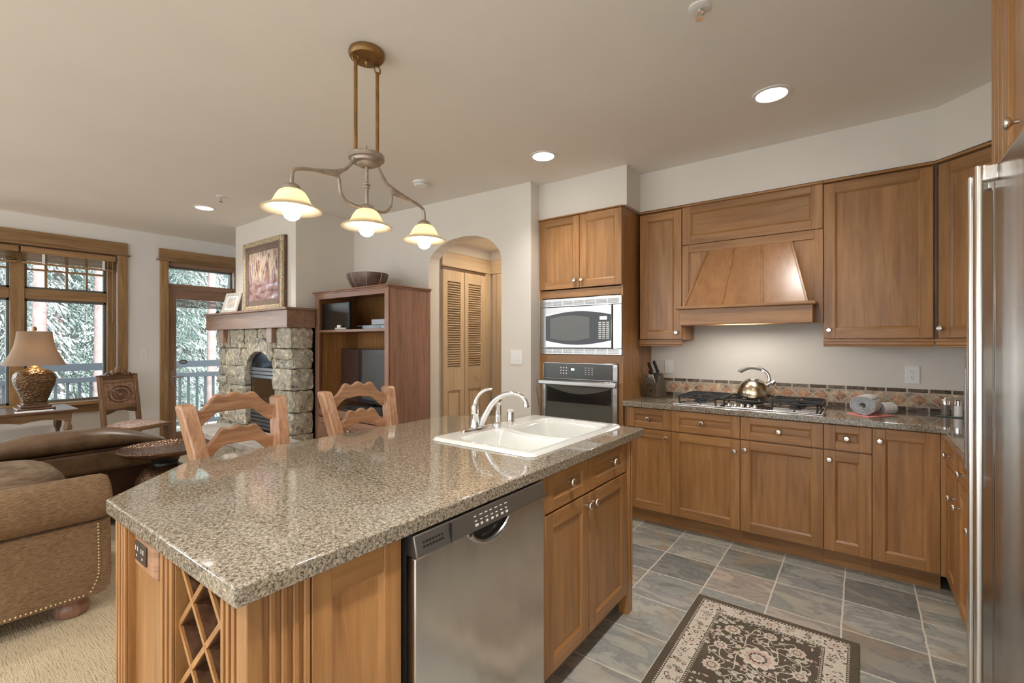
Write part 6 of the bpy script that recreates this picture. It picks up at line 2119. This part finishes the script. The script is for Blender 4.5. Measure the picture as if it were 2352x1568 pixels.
for (x, yv) in ((-3.17, .53), (-4.05, .27), (-3.17, -.45), (-4.05, -.45)):
    mb = MB().lathe([(.038, 0), (.062, .006), (.07, .03), (.066, .05), (.058, .066), (.06, .075), (.06, .10)], (x, yv, 0), (0, 0, 1), 24)
    rel(mb, SL0).build('bun_foot', ARM['Z'], t, smooth=True)

def pillow(name, label, cat, loc, rot, hx, hy, hz, mat, pw=3.0):
    mb = MB(); n = 20
    for i in range(n + 1):
        ph = -PI / 2 + PI * i / n
        for j in range(32):
            th = 2 * PI * j / 32
            c = lambda a, p: math.copysign(abs(math.cos(a)) ** p, math.cos(a))
            s = lambda a, p: math.copysign(abs(math.sin(a)) ** p, math.sin(a))
            mb.v.append((hx * c(ph, .9) * c(th, .45), hy * c(ph, .9) * s(th, .45), hz * s(ph, .9)))
    for i in range(n):
        for j in range(32):
            a = i * 32
            mb.face((a + j, a + (j + 1) % 32, a + 32 + (j + 1) % 32, a + 32 + j))
    o = mb.build(name, mat, None, smooth=True, ang=80, loc=loc)
    o.rotation_euler = rot
    return tag(o, label, cat)
pillow('throw_pillow', 'striped brown pillow behind the arm of the tweed armchair', 'pillow', (-3.55, 0.28, 0.618), (0, 0, 0), 0.285, 0.27, 0.115, M_STRIPE)

# ---------- leather loveseat seen from behind
L = (-4.62, 0.72, 0)
t = thing('leather_loveseat', 'brown leather loveseat with domed padded back beyond the tweed armchair', 'loveseat', L)
def arcz(y):                           # top line of the back
    u = y - 0.76
    return .735 - (.46 if u > 0 else .20) * u * u
mb = MB()
rs = []
N = 40
for i in range(N + 1):
    y = 0.08 + 1.22 * i / N
    zt = arcz(y)
    e = min(1, min(i, N - i) / 3.0 + .35)
    zb = .575
    cx, hz = -4.52, (zt - zb) / 2
    ring = []
    for j in range(18):
        a = 2 * PI * j / 18
        wr = 1 + .02 * math.sin(y * 31 + j) * (1 if 3 < j < 15 else .4)
        ring.append((cx + .135 * math.cos(a) * e * wr, y, zb + hz + hz * math.sin(a) * (e ** .3) * wr))
    rs.append(ring)
mb.rings(rs)
rel(mb, L).build('top_roll', M_LEATHER, t, smooth=True, ang=80)
mb = MB(); mb.box(-4.62, -4.40, .10, 1.29, .42, .585)
rel(mb, L).build('back_panel', M_LEATHER, t, bevel=0.03, seg=4)
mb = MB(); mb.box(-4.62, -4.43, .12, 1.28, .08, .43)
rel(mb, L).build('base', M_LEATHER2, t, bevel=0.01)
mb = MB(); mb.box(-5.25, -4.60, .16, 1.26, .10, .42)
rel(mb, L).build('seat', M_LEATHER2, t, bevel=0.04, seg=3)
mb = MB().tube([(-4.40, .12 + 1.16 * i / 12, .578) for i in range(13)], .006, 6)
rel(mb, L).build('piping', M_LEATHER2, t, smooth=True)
for x in (-5.2, -4.47):
    for y in (.16, 1.24):
        mb = MB().cyl((x, y, 0), (x, y, .1), .025, .03)
        rel(mb, L).build('foot', DKW['Z'], t)

# ---------- leather armchair at the far left
L = (-5.75, 0.10, 0)
t = thing('leather_armchair', 'reddish leather armchair edge at the left border in front of the lamp table', 'armchair', L)
mb = MB().box(-.33, .33, .13, .30, .10, .60)
mb.build('arm', plain('russet_leather', (0.17, 0.062, 0.028), 0.45, noise=0.2, scale=12), t, bevel=0.045, seg=4)
mb = MB().box(-.33, .33, -.45, .135, .10, .42)
mb.build('seat', bpy.data.materials['russet_leather'], t, bevel=0.04, seg=4)
for x in (-.28, .28):
    for y in (-.4, .24):
        MB().cyl((x, y, 0), (x, y, .1), .022).build('foot', DKW['Z'], t)
o = MB().box(-.10, .10, -.075, .075, 0, .012).build('magazine', M_PAPER, None, loc=(-5.72, 0.315, 0.6005), bevel=0.002)
tag(o, 'white magazine on the arm of the russet leather armchair', 'magazine')

# ---------- round side table with hammered urn base
L = (-4.08, 1.19, 0)
t = thing('side_table', 'round hammered copper side table on an urn shaped base', 'table', L)
MB().lathe([(.0001, .575), (.245, .582), (.268, .598), (.280, .603), (.285, .598), (.283, .586), (.265, .572), (.18, .548), (.10, .535), (.0001, .53)], (0, 0, 0), (0, 0, 1), 56).build('dish_top', M_HAM2, t, smooth=True)
MB().lathe([(.0001, .54), (.10, .54), (.085, .51), (.075, .49), (.08, .47), (.0001, .47)], (0, 0, 0), (0, 0, 1), 32).build('neck', M_BLACK, t, smooth=True)
MB().lathe([(.0001, 0), (.13, 0), (.14, .015), (.14, .05), (.16, .12), (.185, .22), (.19, .30), (.175, .38), (.13, .45), (.085, .475), (.0001, .475)], (0, 0, 0), (0, 0, 1), 48).build('urn_base', M_HAM2, t, smooth=True)

# ================================================================== OUTDOORS
L = (-8.75, 1.5, 0)
t = thing('deck_railing', 'grey painted deck railing outside the windows', 'railing', L)
MB().box(-.02, .02, -4.5, 5.0, .968, 1.072).build('top_rail', M_RAIL, t, bevel=0.004)
MB().box(-.045, .045, -4.5, 5.0, .806, .876).build('mid_rail', M_RAIL, t, bevel=0.004)
MB().box(-.03, .03, -4.5, 5.0, .04, .10).build('bottom_rail', M_RAIL, t, bevel=0.004)
mb0 = None
for i in range(78):
    y = -4.4 + i * .12
    if mb0 is None:
        mb0 = MB().box(-.016, .016, -.016, .016, .10, .81).build('baluster', M_RAIL, t); mb0.location.y = y
    else:
        c = mb0.copy(); COL.objects.link(c); c.parent = t; c.location = (0, y, 0)
for y in (-4.45, -2.6, 0.77, 4.9):
    MB().box(-.05, .05, y - .05, y + .05, -.04, 1.09).build('post', M_RAIL, t)

def conifer(label, x, y, h, r, mi, z0=-0.95, crown0=0.06, n=520, bare=0.0):
    t = thing('conifer_tree', label, 'tree', (x, y, z0), 0, 'trees beyond the deck')
    MB().cyl((0, 0, 0), (0, 0, h * .96), .09 + r * .03, .03, 10).build('trunk', M_TRUNK, t, smooth=True)
    q = random.Random(int(x * 13 + y * 7 + 1000))
    mb = MB()
    for k in range(n):
        f = q.random() ** .8
        z = h * (crown0 + (1 - crown0) * f)
        rad_ = min(r * .98, r * 1.25 * (1 - f) ** .6 + .10)
        a = q.uniform(0, 2 * PI)
        ln = rad_ * q.uniform(.75, .97)
        droop = q.uniform(.12, .45)
        base = Vector((0, 0, z)); tip = Vector((math.cos(a) * ln, math.sin(a) * ln, z - ln * droop))
        d = tip - base
        sd = Vector((-math.sin(a), math.cos(a), 0))
        m = 9
        for s in range(1, m + 1):
            p = base + d * (s / m)
            w = .05 + .13 * (1 - s / m) * q.uniform(.6, 1.2)
            for sg in (-1, 1):
                e = p + sd * sg * w + d.normalized() * .10 + Vector((0, 0, -q.uniform(.02, .16)))
                hh = .022 + .025 * q.random()
                up = Vector((0, 0, hh))
                mb.quad(p - up * .4, p + d.normalized() * .045, e + up * .2, e - up * .9)
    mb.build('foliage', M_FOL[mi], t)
    return t
tr = random.Random(3)
kinds = ['dark green conifer outside the living room windows', 'mid green conifer outside the living room windows', 'conifer paled as if overexposed outside the living room windows']
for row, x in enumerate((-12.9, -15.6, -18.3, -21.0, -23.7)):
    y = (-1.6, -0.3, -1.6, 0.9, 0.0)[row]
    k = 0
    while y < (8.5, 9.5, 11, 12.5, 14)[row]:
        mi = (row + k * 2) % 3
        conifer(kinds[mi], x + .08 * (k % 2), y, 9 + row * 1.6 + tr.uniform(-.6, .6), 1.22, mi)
        y += 2.66; k += 1
for lab, (x, y, r) in (('bare pale tree trunk in the middle of the right window unit', (-10.9, 1.42, .10)), ('bare pale tree trunk near the right jamb of the window', (-10.9, 2.19, .10)), ('bare pale tree trunk seen through the door transom', (-10.9, 3.97, .09))):
    t = thing('tree_trunk', lab, 'tree', (x, y, -0.95), 0, 'bare trunks beyond the deck')
    MB().cyl((0, 0, 0), (0.05, 0.03, 9), r, r * .6, 14).build('trunk', M_TRUNK, t, smooth=True)
for i, (x, y, s) in enumerate(((-10.95, .4, .42), (-10.95, 3.05, .42), (-10.95, 5.2, .42))):
    q = random.Random(50 + i); mb = MB()
    for k in range(700):
        a, b = q.uniform(0, 2 * PI), q.uniform(0, PI / 2)
        rr_ = s * q.uniform(.6, 1.0)
        p = Vector((math.cos(a) * math.cos(b) * rr_, math.sin(a) * math.cos(b) * rr_, math.sin(b) * rr_ * 1.5))
        d1_ = Vector((q.uniform(-1, 1), q.uniform(-1, 1), q.uniform(-1, 1))).normalized() * .09
        d2_ = Vector((q.uniform(-1, 1), q.uniform(-1, 1), q.uniform(-1, 1))).normalized() * .05
        mb.quad(p - d1_, p + d2_, p + d1_, p - d2_)
    t = thing('shrub', 'leafy pale green shrub at ground level beyond the deck railing', 'shrub', (x, y, -0.95), 0, 'shrubs beyond the deck')
    mb.build('foliage', M_FOL[1 + i % 2], t)
